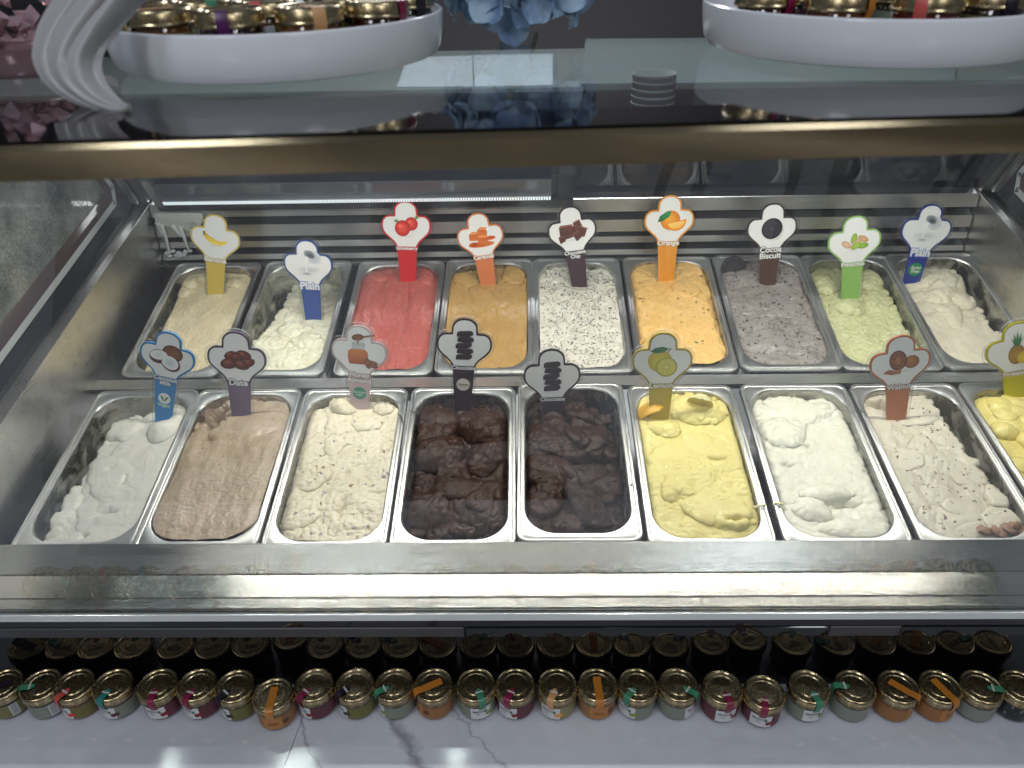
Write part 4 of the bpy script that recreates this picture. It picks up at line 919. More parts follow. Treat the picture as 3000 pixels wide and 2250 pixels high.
mac = tag(empty('macaron', M=place(16, .032, -.098, .010) @ Matrix.Rotation(R(-50), 4, 'X') @ Matrix.Rotation(R(20), 4, 'Z')), 'mint green macaron pressed into the pistachio ice cream behind the Walnut sign', 'macaron')
MG = pm('mint_shell', lin('7fc49a'), .5); b = MB(); prof = [(.0, .012), (.010, .0115), (.016, .0092), (.0192, .0055), (.0196, .0030), (.0188, .0022), (.0, .0022)]
b.lathe(prof, 36); b.build('shell', MG, mac, 40); b = MB(); b.lathe([(r, -z) for r, z in prof][::-1], 36); b.build('shell', MG, mac, 40)
b = MB(); b.lathe([(.0, -.0022), (.0178, -.0022), (.0178, .0022), (.0, .0022)], 36); b.build('filling', pm('macaron_filling', lin('5f9a74'), .6), mac, 40)
LEMP = pm('lemon_peel', (.78, .42, .03), .35); _b = LEMP.node_tree.nodes['Principled BSDF']; _n = tex_noise(LEMP.node_tree, 400, 2); _bp = node(LEMP.node_tree, 'ShaderNodeBump'); _bp.inputs['Strength'].default_value = .4; _bp.inputs['Distance'].default_value = .001; link(LEMP.node_tree, _n.outputs['Fac'], _bp.inputs['Height']); link(LEMP.node_tree, _bp.outputs['Normal'], _b.inputs['Normal'])
def wedge(name, M, m1, m2, r, lab):
    b = MB(); rings = []
    for i in range(13):
        t = i/12; z = (t-.5)*2*r*1.25; rad = r*math.sqrt(max(.02, 1-(2*t-1)**2)); rings.append([(rad*math.cos(a), z, rad*math.sin(a)) for a in [R(20+140*j/14) for j in range(15)]])
    b.loft(rings, 0, False, False); o = b.build(name, m1, None, 60, M)
    b2 = MB(); n = 13
    b2.add([(q[0][0]*.98, q[0][1], q[0][2]) for q in rings]+[(q[-1][0]*.98, q[-1][1], q[-1][2]) for q in rings], [(i, i+1, n+i+1, n+i) for i in range(n-1)]); b2.build('flesh', m2, o)
    return tag(o, lab, 'fruit')
wedge('lemon_wedge', PANS[5] @ Matrix.Translation((-.050, .096, -.012)) @ Matrix.Rotation(R(-55), 4, 'X') @ Matrix.Rotation(R(-35), 4, 'Y') @ Matrix.Rotation(R(20), 4, 'Z'), LEMP, pm('lemon_flesh', (.80, .66, .22), .3), .026, 'orange yellow lemon piece at the rear left of the lemon ice cream')
wedge('lemon_slice', PANS[5] @ Matrix.Translation((.022, .100, .006)) @ Matrix.Rotation(R(-70), 4, 'X') @ Matrix.Rotation(R(15), 4, 'Y'), pm('lemon_pale', (.82, .76, .42), .3), pm('lemon_flesh', (.80, .66, .22), .3), .022, 'pale lemon slice standing just right of the Lemon sign')
# strands and crumbs caught on the rims
def strand(name, k, pts, rad, mat, lab, cat):
    b = MB(); b.tube([PANS[k] @ Vector(p) for p in pts], rad, 6); return tag(b.build(name, mat, None, 60), lab, cat)
CHS = pm('chocolate_shred', (.02, .010, .008), .5); LMS = pm('lemon_drip', (.80, .72, .40), .35)
strand('chocolate_shred', 2, [(.0745, .098, .0015), (.079, .094, .0025), (.083, .088, .0012), (.0850, .078, .0010)], .0009, CHS, 'thin dark chocolate shred on the rim between honey almond and chocolate pans', 'crumb')
strand('chocolate_shred', 3, [(-.082, .104, .0010), (-.078, .100, .0022), (-.073, .1005, .0015)], .0008, CHS, 'short dark chocolate shred on the left rim of the badge chocolate pan', 'crumb')
strand('chocolate_shred', 4, [(.0775, -.066, .0012), (.081, -.064, .003), (.083, -.068, .0012)], .0014, CHS, 'dark chocolate crumb on the right rim of the plain chocolate pan', 'crumb')
strand('lemon_drip', 5, [(.066, -.098, .001), (.076, -.094, .002), (.084, -.092, .0014), (.0872, -.0925, -.003)], [.0022, .0018, .0016, .0012], LMS, 'dried yellow drip over the right rim of the lemon pan', 'drip')
strand('cream_drip', 6, [(-.088, -.092, -.002), (-.084, -.091, .0016), (-.074, -.093, .001)], [.0012, .0018, .0022], LMS, 'dried pale drip over the left rim of the unsigned white pan', 'drip')
strand('cream_drip', 17, [(.0, -.152, -.001), (.001, -.158, .001), (.002, -.1625, -.003), (.0025, -.164, -.012)], [.0030, .0022, .0016, .0012], LMS, 'dried pale drip over the front rim of the sugar free pan', 'drip')
strand('caramel_crumb', 9, [(.074, .134, .001), (.078, .131, .0025), (.081, .136, .0015)], [.0022, .0028, .0015], pm('crumb_tan', (.40, .20, .06), .5), 'small tan crumb on the rear right rim of the banana pan', 'crumb')
rg = random.Random(4)
for i in range(6):
    b = MB(); r0 = rg.uniform(.007, .010)
    vs = []
    for j in range(5):
        for q in range(8):
            t = R(45*q); ph = R(-70+35*j); rad = r0*(1+rg.uniform(-.3, .3)); vs.append((rad*1.3*math.cos(ph)*math.cos(t), rad*math.cos(ph)*math.sin(t), rad*.75*math.sin(ph)))
    b.add(vs, [(j*8+q, j*8+(q+1) % 8, (j+1)*8+(q+1) % 8, (j+1)*8+q) for j in range(4) for q in range(8)]+[tuple(range(8))[::-1], tuple(range(32, 40))])
    x, y = .012+.010*i+rg.uniform(-.003, .003), -.136+rg.uniform(-.004, .008)+.004*(i > 3)
    tag(b.build('walnut_piece', pm('walnut_kernel', (.27, .15, .085), .55), None, 50, place(7, x, y, .003) @ Matrix.Rotation(rg.uniform(0, 6), 4, 'Z')), ['brown walnut piece at the left end of the cluster in the walnut pan', 'second walnut piece from the left in the front right cluster', 'third walnut piece from the left in the front right cluster', 'third walnut piece from the right in the front right cluster', 'second walnut piece from the right in the front right cluster', 'walnut piece at the right end of the cluster against the pan wall'][i], 'walnut', 'walnut pieces in the walnut pan')

# frost at the left end of the louvres
FROST = pm('frost', (.85, .87, .87), .3, 0, Alpha=.75)
b = MB(); rg = random.Random(9)
def fp(px, py): return Vector(hit(px, py, 1, .6865))
outl = [(332, 462), (350, 455), (400, 456), (436, 460), (440, 476), (432, 490), (418, 486), (410, 500), (396, 494), (384, 498), (372, 490), (352, 488), (336, 480)]
pts = [fp(*q) for q in outl]; cc = fp(385, 474)
b.add([cc+Vector((0, -.0035, 0))]+[cc.lerp(q, .75)+Vector((0, -.0025, 0)) for q in pts]+pts, [(0, 1+i, 1+(i+1) % 13) for i in range(13)]+[(1+i, 14+i, 14+(i+1) % 13, 1+(i+1) % 13) for i in range(13)])
for q in (((348, 484), (358, 510), (366, 545)), ((388, 488), (398, 512), (408, 540)), ((372, 486), (382, 498), (392, 510)), ((424, 480), (414, 492), (410, 506)), ((340, 480), (345, 492), (350, 506))):
    b.tube([fp(*p)+Vector((0, -.001, 0)) for p in q], [.0055, .0038, .0022], 8)
for i in range(14):
    p = fp(366+rg.uniform(-6, 50), 548+rg.uniform(-7, 7)); b.lathe([(0, .004), (.004, .003), (.006, 0), (.004, -.003)], 8, 0, p)
tag(b.build('frost_patch', FROST, None, 60), 'white frost dripping down the left end of the steel louvres', 'frost', kind='stuff')

# ------------------------------------------------------------------ jam jars
NJ = 40
lid_me = None
RL = .0272
def lid_mesh():
    b = MB(); b.lathe([(.0238, -.0125), (.0252, -.0128), (RL, -.0118), (RL+.0002, -.0105), (RL-.0004, -.0095), (RL-.0004, -.0028), (RL-.0014, -.0008), (.0248, 0), (.0232, -.0004), (.0222, -.0016), (.0180, -.0018), (.0170, -.0026), (.0158, -.0026), (.0150, -.0017), (.0, -.0016)], 48); return b
def glass_mesh(h):
    b = MB(); b.lathe([(.0, -h), (.0205, -h), (.0236, -h+.0025), (.0247, -h+.006), (.0247, -.0175), (.0238, -.0140), (.0232, -.0118)], 40); return b
JT = {  # contents, strap, back panel, label kind
 'cherry': ((.030, .004, .007), '76183a', '5a2a34', 'white'), 'kiwi': ((.018, .022, .012), '3c7a5e', '7a8074', 'white'), 'teal': ((.02, .02, .015), '27746e', '767c70', 'white'), 'straw': ((.08, .006, .008), 'b84a44', '686232', 'white'),
 'black': ((.010, .006, .012), '1d1722', '666330', 'white'), 'orange': ((.11, .036, .008), 'ad6c26', '8f6238', 'kraft'), 'peach': ((.12, .05, .015), 'bd8f60', '86805a', 'white'), 'olive': ((.016, .010, .012), '1d1722', '706c44', 'back'), 'grey': ((.018, .022, .014), '3c7a5e', '7e847c', 'back'), 'dark': ((.006, .010, .007), None, '1c241c', 'none'), 'plum': ((.02, .006, .014), '4a1c50', '666330', 'white')}
def band_mesh(a0, a1, z0, z1, r, n=16, dr=0.0):
    b = MB(); 
    ring = lambda z, rr_: [(rr_*math.sin(a0+(a1-a0)*i/n), -rr_*math.cos(a0+(a1-a0)*i/n), z) for i in range(n+1)]
    b.loft([ring(z0, r), ring(z1, r+dr)], 0, False, False); return b
def cyl_bend(r, zc, ang):
    def f(co): a = ang+co.x/r; return Vector((r*math.sin(a), -r*math.cos(a), zc+co.y))
    return f
SH = {}
def shared(key, mk, mats, parent, name, smooth=None):
    if key in SH: o = bpy.data.objects.new(name, SH[key]); COL.objects.link(o); o.parent = parent
    else:
        o = mk().build(name, mats, parent, smooth); SH[key] = o.data
    return o
def jar(kind, loc, ang, label, group, h=.0455, strap_long=False, tilt=0, tape=True, plate=False):
    cont, strap, back, lk = JT[kind]
    root = tag(empty('jam_jar', loc), label, 'jar', group); root.rotation_euler = (0, 0, R(tilt))
    shared(('glass', kind, h), lambda: glass_mesh(h), pm('jam_'+kind, cont, .06, 0, Coat_Weight=.5), root, 'glass_body', 40)
    shared(('lid',), lid_mesh, GOLD, root, 'lid', 28)
    a = R(ang); z0, z1 = -h+.0058, -.0172; rj = .02485
    if lk != 'none':
        m = pm('paper_'+back, lin(back), .45); mw = pm('paper_white', (.58, .59, .61), .4)
        lb = shared(('wrap', kind, h), lambda: band_mesh(0, 2*math.pi, z0, z1, rj, 40), m, root, 'label', 60)
        if lk == 'white':
            wp = shared(('white', h, ang), lambda: band_mesh(a-.62, a+.50, z0+.0004, z1-.0004, rj+.00018), mw, lb, 'white_panel', 60)
            fr = MB(); fa = a+.34; fc = {'cherry': ('7a1624', '40101a'), 'kiwi': ('7d8a44', '6a4a34'), 'teal': ('4a2430', '28302c'), 'straw': ('c8302c', '8a1a1c'), 'black': ('1c1820', '2c2430'), 'peach': ('d8983c', 'c07a2c'), 'plum': ('3a1c3e', '2a142e')}[kind]
            f1 = lin(fc[0]); zm = (z0+z1)/2
            for q, (du, dv, rad) in enumerate(((.0, -.0035, .0036), (.0045, -.0020, .0034))):
                fr.add([((rj+.0004)*math.sin(fa+(du+rad*math.cos(t))/rj), -(rj+.0004)*math.cos(fa+(du+rad*math.cos(t))/rj), zm+dv+rad*math.sin(t)) for t in [i*math.pi/7 for i in range(14)]], [tuple(range(14))])
            fr.build('fruit_print', pm('fruit_'+fc[0], f1, .4), lb)
            lf = MB(); lf.add([((rj+.00045)*math.sin(fa+u/rj), -(rj+.00045)*math.cos(fa+u/rj), zm+v) for u, v in ((-.004, .0062), (-.006, .002), (-.003, -.001), (-.0015, .003))], [(0, 1, 2, 3)]); lf.build('leaf_print', pm('leaf_print', lin('2c6a44'), .4), lb)
            text_mesh('lettering', 'MADO', .0052, pm('label_ink', lin('3a3f4c'), .5), lb, None, offset=.00012, bend=cyl_bend(rj+.0004, zm+.0035, a-.20))
            text_mesh('small_print', 'VISNE\nKONFITUR' if kind == 'cherry' else 'EXTRA\nRECEL', .0017, pm('label_ink', lin('3a3f4c'), .5), lb, None, bend=cyl_bend(rj+.0004, zm-.002, a-.22))
        elif lk == 'kraft':
            bd = shared(('kraftarc', h, ang), lambda: band_mesh(a-.5, a+.5, z0+.001, z1+.0012, rj+.0002), pm('paper_kraft', lin('a8743f'), .5), lb, 'label_panel', 60)
            text_mesh('lettering', 'RECETTE\nORANGE', .0034, pm('kraft_ink', lin('6a3410'), .5), lb, None, bend=cyl_bend(rj+.0005, (z0+z1)/2, a))
            fr = MB(); fr.add([((rj+.0004)*math.sin(a+.7+.0042*math.cos(t)/rj), -(rj+.0004)*math.cos(a+.7+.0042*math.cos(t)/rj), (z0+z1)/2+.0042*math.sin(t)) for t in [i*math.pi/8 for i in range(16)]], [tuple(range(16))]); fr.build('fruit_print', pm('orange_print', lin('5a3420'), .5), lb)
        elif lk == 'back':
            text_mesh('small_print', '- - - - - -\n- - - - -\n- - - - - -', .0024, pm('faint_ink', lin('6a6a5c'), .5), lb, None, bend=cyl_bend(rj+.0003, (z0+z1)/2, -.15))
            bc = MB()
            for i in range(11):
                aa = .62+i*.030; w_ = .006+.008*((i*7) % 3)/2; bc.add([((rj+.0004)*math.sin(q), -(rj+.0004)*math.cos(q), z) for q, z in ((aa, z0+.002), (aa+w_, z0+.002), (aa+w_, z1-.002), (aa, z1-.002))], [(0, 1, 2, 3)])
            pan_ = band_mesh(.58, .98, z0+.001, z1-.001, rj+.0002, 6).build('white_panel', mw, lb); bc.build('barcode', INKDARK, lb)
    if strap and tape:
        # the seal runs from the lid top over its rim down to the label
        w_ = .0046 if not strap_long else .0052; path = []
        r_in = .011 if not strap_long else -.012
        for r_, z in ((r_in, -.0008), (.0150, -.0006), (.0180, .0002), (.0235, .0008), (.0262, .0002), (.0278, -.0022), (.0281, -.0105), (.0272, -.0135), (.0256, -.0175), (.0254, -.0205)): path.append((r_, z))
        vs = []; fs = []
        for i, (r_, z) in enumerate(path):
            ww = w_*(1.0 if i or strap_long else .8)
            for sgn in (-1, 0, 1):
                drop = (-.0004 if (sgn and i > 5) else 0)
                p = Vector((sgn*ww, -r_+drop*0, z)); 
                if i >= 4 and sgn: p.y += r_*(1-math.cos(ww/max(r_, .01)))
                vs.append(p)
        for i in range(len(path)-1): fs += [(i*3, i*3+1, i*3+4, i*3+3), (i*3+1, i*3+2, i*3+5, i*3+4)]
        if not strap_long: vs.append(Vector((0, -r_in+.0042, -.0008))); vs.append(Vector((-w_*.55, -r_in+.0030, -.0008))); vs.append(Vector((w_*.55, -r_in+.0030, -.0008))); q = len(vs); fs += [(0, q-2, q-3), (0, q-3, 1), (1, q-3, q-1), (1, q-1, 2)]
        key = ('strap', strap, strap_long)
        def mk(): b = MB(); b.add(vs, fs); return b
        st = shared(key, mk, pm('seal_'+strap, lin(strap), .32), root, 'seal_strip', 50); st.rotation_euler = (0, 0, a)
        if not strap_long and not plate:
            tx = text_mesh('seal_lettering', 'MADO', .0036, WHITE, st, Matrix.Translation((0, -.0135, .0004)), offset=.0001)
    if not plate:
        rgj = random.Random(int(abs(loc[0])*9973)); txt = rgj.choice(('106787413\n31 05 2025\n09:42', '106787416\nSKT 2025', '0106787412\n31 12 2025'))
        text_mesh('date_code', txt, .0042, pm('date_ink', lin('3a2c14'), .5), root, Matrix.Translation((rgj.uniform(-.002, .002), .004, -.0012)) @ Matrix.Rotation(R(rgj.choice((0, 12, -25, 85, -15))), 4, 'Z'), line=.9, offset=.00008)
    return root
ROW = [(4, 'olive', -70, 'olive'), (88, 'grey', -75, 0), (160, 'straw', -28, 0), (243, 'teal', -12, 0), (340, 'cherry', 2, 0), (425, 'cherry', -15, 0), (507, 'black', -38, 0), (589, 'orange', 4, 1), (678, 'cherry', -35, 0), (766, 'black', -50, 0), (851, 'kiwi', -58, 0), (936, 'orange', -62, 1), (1028, 'kiwi', 20, 0), (1113, 'cherry', -24, 0), (1204, 'peach', -22, 0), (1291, 'orange', 2, 1), (1378, 'kiwi', -40, 0), (1466, 'kiwi', 52, 0), (1561, 'cherry', 10, 0), (1652, 'cherry', -14, 0), (1748, 'kiwi', 12, 0), (1847, 'grey', -92, 0), (1941, 'orange', 46, 1), (2031, 'orange', 22, 1), (2120, 'grey', 76, 0), (2206, 'dark', 0, 0)]
DY = {589: 22, 1652: 12, 507: 3, 1561: 1}
JLAB = ['gold lidded jar with an olive label, cut off at the left edge', 'grey label jar with a green seal, second from the left edge', 'gold lidded jar with a coral red seal and a strawberry label', 'gold lidded jar with a teal seal and dark fruit label', 'cherry jar with a plum seal standing next to the teal sealed jar', 'cherry jar with a plum seal, standing just left of the black sealed jar', 'gold lidded jar with a black seal beside the orange jar that stands forward', 'kraft orange jar with a straight orange seal, pulled forward of the row', 'cherry jar with a plum seal just right of the forward orange jar', 'gold lidded jar with a black seal, right neighbour of a cherry jar', 'kiwi jar with a green seal, left of the orange jar with a slanted seal', 'kraft orange jar with a long seal slanting down to the left', 'white label kiwi jar with a green seal, right of the slanted orange seal', 'cherry jar with a plum seal below the plain Chocolate sign, between green and peach seals', 'gold lidded jar with a peach seal and a yellow fruit label', 'kraft orange jar with an upright seal in the middle of the row', 'kiwi jar with a green seal just right of the middle orange jar', 'jar with a green seal on the right of its lid, left of two cherry jars', 'cherry jar with a plum seal, left one of the right hand pair', 'cherry jar with a plum seal, pulled slightly forward of the row', 'white label jar with an upright green seal, right of the forward cherry jar', 'grey label jar with a green seal lying across the left of its lid', 'kraft orange jar whose seal slants to the right, next to a green sealed jar', 'kraft orange jar, right one of the two beside each other', 'grey label jar with a green seal at the right of its lid', 'dark unlabelled jar cut off at the right edge']
for (px, kind, ang, lng), lab in zip(ROW, JLAB):
    p = hit(px, 1478+DY.get(px, 0)+(4 if px > 1500 else 0), 2, -.135)
    base_ang = ang
    jar(kind, (p[0], p[1], -.1345), base_ang, lab, 'gold lidded jam jars in a row on the marble ledge', strap_long=bool(lng))

# ------------------------------------------------------------------ platters of jars on the glass shelf
def platter(c, label, jars, rot):
    o = MB(); z = .0005
    o.lathe([(.0, .004), (.124, .004), (.134, .0065), (.1390, .0150), (.1425, .0345), (.1436, .0366), (.1455, .0372), (.1472, .0362), (.1476, .0345), (.1462, .0200), (.1440, .0080), (.1400, .0020), (.1320, .0), (.0, .0)], 96)
    p = o.build('platter', PORC, None, 35); p.location = (c[0], c[1], .6202 if c[1] > .2 else .6238); tag(p, label, 'platter', 'white platters of jars on the glass shelf')
    for (x, y, kind, ang, lng, lab) in jars: jar(kind, (c[0]+x, c[1]+y, .6282+.0460), ang, lab, 'gold lidded jam jars on the platters', strap_long=bool(lng), plate=True)
platter((-.2075, -.014), 'round white porcelain platter of jam jars at the top left', [
 (-.112, -.030, 'plum', 30, 0, 'jar at the left end inside the left platter, with an olive and white label'), (-.072, -.082, 'peach', -52, 1, 'jar with a peach seal and pale label at the front left of the left platter'), (-.010, -.098, 'plum', 6, 0, 'jar with a purple seal at the front middle of the left platter'), (.050, -.086, 'peach', 30, 1, 'jar with a pale brown label at the front right of the left platter'), (.098, -.050, 'cherry', 60, 0, 'dark red jar at the right end of the left platter'),
 (-.060, -.022, 'kiwi', 40, 0, 'jar with a green seal in the second row of the left platter'), (.0, -.036, 'straw', 0, 0, 'jar with a red seal in the second row of the left platter'), (.058, -.025, 'black', -20, 0, 'jar with a dark seal in the second row of the left platter'), (.113, .010, 'black', 40, 0, 'dark jar behind the right end of the left platter')], 0)
platter((.3260, .002), 'round white porcelain platter of jam jars at the top right, cut off by the frame', [
 (-.106, -.046, 'cherry', 30, 0, 'dark jar with a plum seal at the left end of the right platter'), (-.058, -.084, 'orange', 40, 1, 'kraft orange jar at the front left of the right platter'), (.006, -.098, 'straw', -34, 0, 'jar with a red seal at the front middle of the right platter'), (.066, -.082, 'olive', 0, 0, 'jar with a pale yellow label at the front right of the right platter'), (.108, -.034, 'orange', 0, 0, 'kraft orange jar at the right end of the right platter'), (-.05, -.028, 'cherry', 0, 0, 'plum sealed jar in the second row of the right platter'), (.010, -.038, 'kiwi', 0, 0, 'green sealed jar in the second row of the right platter')], 0)

# ------------------------------------------------------------------ flowers, wrapping and things behind the shelf
rg = random.Random(21)
fl = tag(empty('hydrangea', (.008, .085, .6205)), 'blue hydrangea bloom lying on the glass shelf between the platters', 'flower')
PET = pm('blue_petal', (.22, .38, .66), .55); _n = tex_noise(PET.node_tree, 30, 3); _r = ramp(PET.node_tree, _n.outputs['Fac'], [(.35, (.13, .22, .42)), (.65, (.33, .46, .58))]); link(PET.node_tree, _r.outputs['Color'], PET.node_tree.nodes['Principled BSDF'].inputs['Base Color'])
def petal(bm, M, s):
    n = 6; vs = []
    for i in range(n+1):
        t = i/n; w = s*.55*math.sin(math.pi*min(1, t*.92+.06))**.7
        for u in (-1, -.5, 0, .5, 1): vs.append(M @ Vector((u*w, t*s, s*(.22*t*t+.10*u*u*math.sin(3*t)+.05*math.sin(5*u+4*t)))))
    bm.add(vs, [(i*5+j, i*5+j+1, (i+1)*5+j+1, (i+1)*5+j) for i in range(n) for j in range(4)])
for i in range(54):
    th = rg.uniform(0, 6.28); ph = math.acos(rg.uniform(-.7, 1.0)); r_ = .058; c = Vector((r_*1.15*math.sin(ph)*math.cos(th), r_*math.sin(ph)*math.sin(th), .062+r_*.9*math.cos(ph)))
    nrm = (c-Vector((0, 0, .06))).normalized(); q = nrm.to_track_quat('Z', 'Y').to_matrix().to_4x4(); bm = MB()
    for k in range(4): petal(bm, Matrix.Translation(c) @ q @ Matrix.Rotation(k*math.pi/2+rg.uniform(-.2, .2)+i, 4, 'Z') @ Matrix.Rotation(R(rg.uniform(5, 25)), 4, 'X'), rg.uniform(.022, .030))
    bm.build('floret', PET, fl, 60)
b = MB(); b.tube([(0, .01, .05), (.01, .06, .03), (.02, .14, .012)], [.004, .0035, .003]); b.build('stem', pm('stem_green', (.06, .12, .04), .5), fl, 60)
# white pleated wrapping paper
SATIN = pm('white_wrapping', (.36, .35, .36), .32)
o1 = [(170, -60), (112, 10), (82, 70), (75, 128), (100, 178), (150, 215), (215, 238), (262, 240), (284, 228)]; i1 = [(350, -60), (300, 5), (255, 62), (222, 110), (216, 150), (232, 186), (255, 212), (274, 226), (284, 227)]
yw = -.225; rings = []
nr, nu = 50, 72
def sm(L, t):
    f = t*(len(L)-1); i = min(int(f), len(L)-2); u = f-i; p0, p1, p2, p3 = L[max(i-1, 0)], L[i], L[i+1], L[min(i+2, len(L)-1)]
    return [.5*(2*p1[j]+(-p0[j]+p2[j])*u+(2*p0[j]-5*p1[j]+4*p2[j]-p3[j])*u*u+(-p0[j]+3*p1[j]-3*p2[j]+p3[j])*u**3) for j in (0, 1)]
for a in range(nr+1):
    t = a/nr; A_, B_ = sm(o1, t), sm(i1, t); ring = []
    for q in range(nu+1):
        u = q/nu; px, py = A_[0]*(1-u)+B_[0]*u, A_[1]*(1-u)+B_[1]*u
        p = Vector(hit(px, py, 1, yw+.05*(1-t)+.012))
        amp = .0028*(1-t*.5); wv = u*9+1.2*math.sin(t*3.1)+1.8*t*(u-.5); p.y += -amp*(abs(math.sin(wv))**.7+.35*math.sin(wv*2.3+1.7))-.010*math.sin(math.pi*u**1.3)*(1-.45*t)+.012*max(0, u-.75)*4*(1-t); ring.append(p)
    rings.append(ring)
b = MB(); b.loft(rings, 0, False, False); wr = b.build('pleated_wrapping', SATIN, None, 50); sol = wr.modifiers.new('thickness', 'SOLIDIFY'); sol.thickness = .0012
tag(wr, 'pale grey pleated wrapping curling down left of the left platter', 'wrapping')
# rose pink vase of crystal ornament at the far left
cr = tag(empty('crystal_ornament', tuple(hit(55, 60, 1, -.02))), 'cluster of pink faceted crystals at the top left corner', 'ornament'); CRY = pm('pink_crystal', (.62, .42, .46), .04, .5); bm = MB()
for i in range(60):
    c = Vector((rg.gauss(0, .03), rg.gauss(0, .02), rg.gauss(.012, .018))); s = rg.uniform(.005, .010); e = Matrix.Translation(c) @ Matrix.Rotation(rg.uniform(0, 6), 4, 'X') @ Matrix.Rotation(rg.uniform(0, 6), 4, 'Y')
    bm.add([e @ Vector(v) for v in ((s, 0, 0), (-s, 0, 0), (0, s, 0), (0, -s, 0), (0, 0, s*1.3), (0, 0, -s*1.3))], [(0, 2, 4), (2, 1, 4), (1, 3, 4), (3, 0, 4), (2, 0, 5), (1, 2, 5), (3, 1, 5), (0, 3, 5)])
tag(bm.build('crystals', CRY, cr), kind='stuff')
b = MB(); b.lathe([(.0, -.036), (.045, -.036), (.050, -.030), (.050, -.012), (.044, -.008), (.0, -.008)], 32); b.build('base', pm('rose_base', (.20, .12, .13), .15, .3), cr, 40)
# counter behind, with papers, cups and a gold box
yb_ = 1.30; zt_, zbm = hit(1106, 190, 1, yb_)[2], hit(1106, 246, 1, yb_)[2]-.25
ct = tag(empty('back_counter', (0, yb_, 0)), 'dark brown counter with a pale top behind the display case', 'counter')
b = MB(); b.box((-2.6, 0, -.75), (2.6, .62, zt_-.012), bev=.003); b.build('cabinet', pm('dark_brown_wood', (.050, .026, .022), .35), ct)
TOPM = marble('counter_top', (.42, .45, .43), (.25, .27, .26)); b = MB(); b.box((-2.6, .004, zt_-.0118), (2.6, .62, zt_), bev=.002); b.build('worktop', pm('pale_worktop', (.34, .36, .34), .3), ct)
def sheet_on(name, corners, m, lab, cat='paper', th=.003):
    p = [hit(x, y, 2, zt_) for x, y in corners]; b = MB(); b.add([(q[0], q[1], zt_+.0005) for q in p]+[(q[0], q[1], zt_+th) for q in p], [(3, 2, 1, 0), (4, 5, 6, 7), (0, 1, 5, 4), (1, 2, 6, 5), (2, 3, 7, 6), (3, 0, 4, 7)])
    return tag(b.build(name, m), lab, cat)
PAP = pm('bright_paper', (.80, .84, .88), .5)
sheet_on('paper_sheet', [(857, 190), (1022, 189), (1020, 122), (880, 126)], PAP, 'left white sheet lying on the counter behind the case')
sheet_on('paper_sheet', [(1026, 189), (1194, 186), (1194, 118), (1022, 121)], PAP, 'right white sheet lying on the counter behind the case')
sheet_on('glass_tray', [(1252, 186), (2060, 178), (2075, 82), (1265, 88)], pm('tray_grey', (.44, .49, .50), .15), 'long pale grey tray lying on the counter behind the case', 'tray', .006)
cp = Vector(hit(1396, 176, 1, 1.36)); cu = tag(empty('cup_stack', (cp.x, 1.235, zt_-.155)), 'stack of white paper cups in front of the back counter', 'cups'); cu.scale = (1.45, 1.45, 1.45)
for i in range(10):
    b = MB(); z = i*.0115; b.lathe([(.030, z), (.036, z+.030), (.0378, z+.0315), (.0368, z+.033), (.0345, z+.031), (.028, z+.002)], 32); c = b.build('cup', pm('cup_paper', (.78, .78, .76), .5), cu, 40)
    b = MB(); b.lathe([(.0366, z+.0200), (.0372, z+.0290)], 32); b.build('cup_band', pm('cup_band', (.16, .12, .16), .5), c, 40)
b = MB(); b.lathe([(.042, -.06), (.042, 0), (.038, .0005), (.0, .0005)], 32); b.build('holder', pm('cup_holder', (.05, .03, .03), .25), cu, 40)
gb = hit(1890, 30, 1, 1.75); b = MB(); b.box((-.20, 0, -.045), (.20, .12, .045), bev=.004); gbo = b.build('gold_box', pm('gold_box', (.42, .30, .08), .3, .6)); gbo.location = (gb[0], 1.75, zt_+.05); tag(gbo, 'long gold box standing on the counter behind the right platter', 'box')
b = MB(); b.box((-.20, -.0005, -.006), (.20, 0, .006)); b.build('ribbon', pm('gold_ribbon', (.20, .12, .03), .4), gbo)

# ------------------------------------------------------------------ ceiling lamps and stools that the glass and marble mirror
for (x, y, w_) in ((-.296, 1.105, 'rightmost'), (-.995, 1.074, 'third from the right'), (-.93, 1.084, 'second from the right'), (-1.493, 1.084, 'leftmost')):
    dl = tag(empty('ceiling_downlight', (x, y, 1.9)), 'round ceiling downlight above the back counter, '+w_+' of four', 'lamp', 'ceiling downlights')
    b = MB(); b.lathe([(.034, .004), (.040, .0), (.033, -.004), (.027, .006), (.027, .02)], 32); b.build('trim', STEEL, dl, 40)
    b = MB(); b.lathe([(.0, .006), (.0265, .006)], 24); b.build('lens', pm('downlight_lens', (.9, .9, .9), .3, 0, emit=((1, .98, .93), 110)), dl)

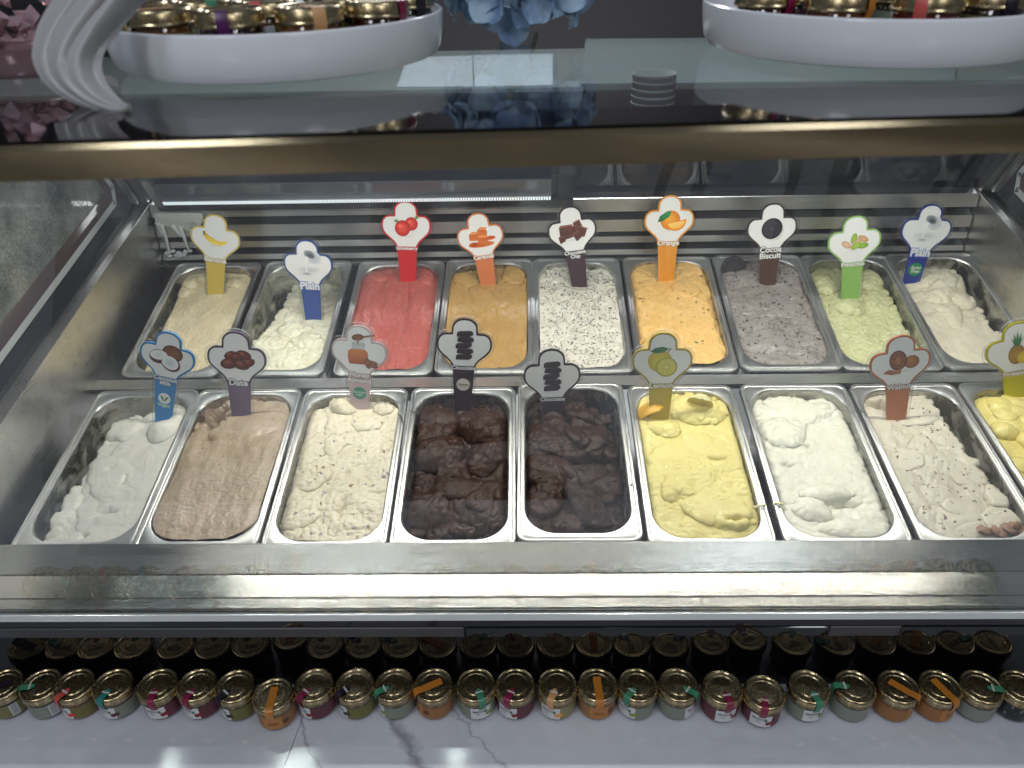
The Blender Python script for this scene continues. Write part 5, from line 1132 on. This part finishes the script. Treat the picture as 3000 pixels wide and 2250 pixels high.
def stool(x, y, rot, lab):
    st = tag(empty('bar_stool', (x, y, -.776)), lab, 'stool', 'black bar stools on the marble floor'); st.rotation_euler = (0, 0, R(rot))
    bk = pm('stool_black', (.012, .012, .013), .4)
    b = MB(); b.box((-.19, -.18, .60), (.19, .18, .65), bev=.02); b.build('seat', bk, st, 40)
    for sx in (-1, 1):
        for sy in (-1, 1):
            b = MB(); b.tube([(sx*.21, sy*.20, 0), (sx*.15, sy*.14, .60)], .016, 10); b.build('leg', bk, st, 60)
    for sx in (-1, 1): b = MB(); b.tube([(sx*.19, -.18, .2), (sx*.19, .18, .2)], .010, 8); b.build('stretcher', bk, st, 60)
stool(.72, -1.42, 8, 'black square bar stool on the pale floor, the nearer one to the case centre')
stool(1.36, -1.50, -12, 'black square bar stool on the pale floor, the one further right')

for i, (x, y, w_) in enumerate(((-2.1, -2.2, 'leftmost'), (-.75, -2.6, 'second'), (.45, -2.3, 'middle'), (1.5, -2.5, 'fourth'), (2.6, -2.2, 'rightmost'))):  # lamps added out of view so the top bar mirrors bright streaks
    dl = tag(empty('ceiling_downlight', (x, y, 1.9)), 'added unseen downlight over the customer floor, '+w_+' of five', 'lamp', 'added unseen downlights over the floor')
    b = MB(); b.lathe([(.054, .004), (.060, .0), (.053, -.004), (.047, .006), (.047, .02)], 32); b.build('trim', STEEL, dl, 40)
    b = MB(); b.lathe([(.0, .006), (.0465, .006)], 24); b.build('lens', pm('added_lamp_lens', (.9, .9, .9), .3, 0, emit=((1, .94, .84), 190)), dl)

# added unseen wall, its pale strips shaped to streak the bar's reflection
fw_ = tag(empty('streak_wall', (0, -4.6, -.776)), 'added unseen dark wall with pale strips to streak the bar reflection', 'wall')
b = MB(); b.box((-5, -.1, 0), (5, 0, 2.9)); b.build('wall_panel', pm('dark_panel', (.035, .022, .015), .4), fw_)
rgw = random.Random(12); x = -4.5
while x < 4.5:
    w_ = rgw.uniform(.08, .35); b = MB(); b.box((x, .002, .02), (x+w_, .05, 2.6), bev=.01); b.build('streak_strip', pm('pale_streak_strip', (.62, .52, .36), .5), fw_); x += w_+rgw.uniform(.15, .8)
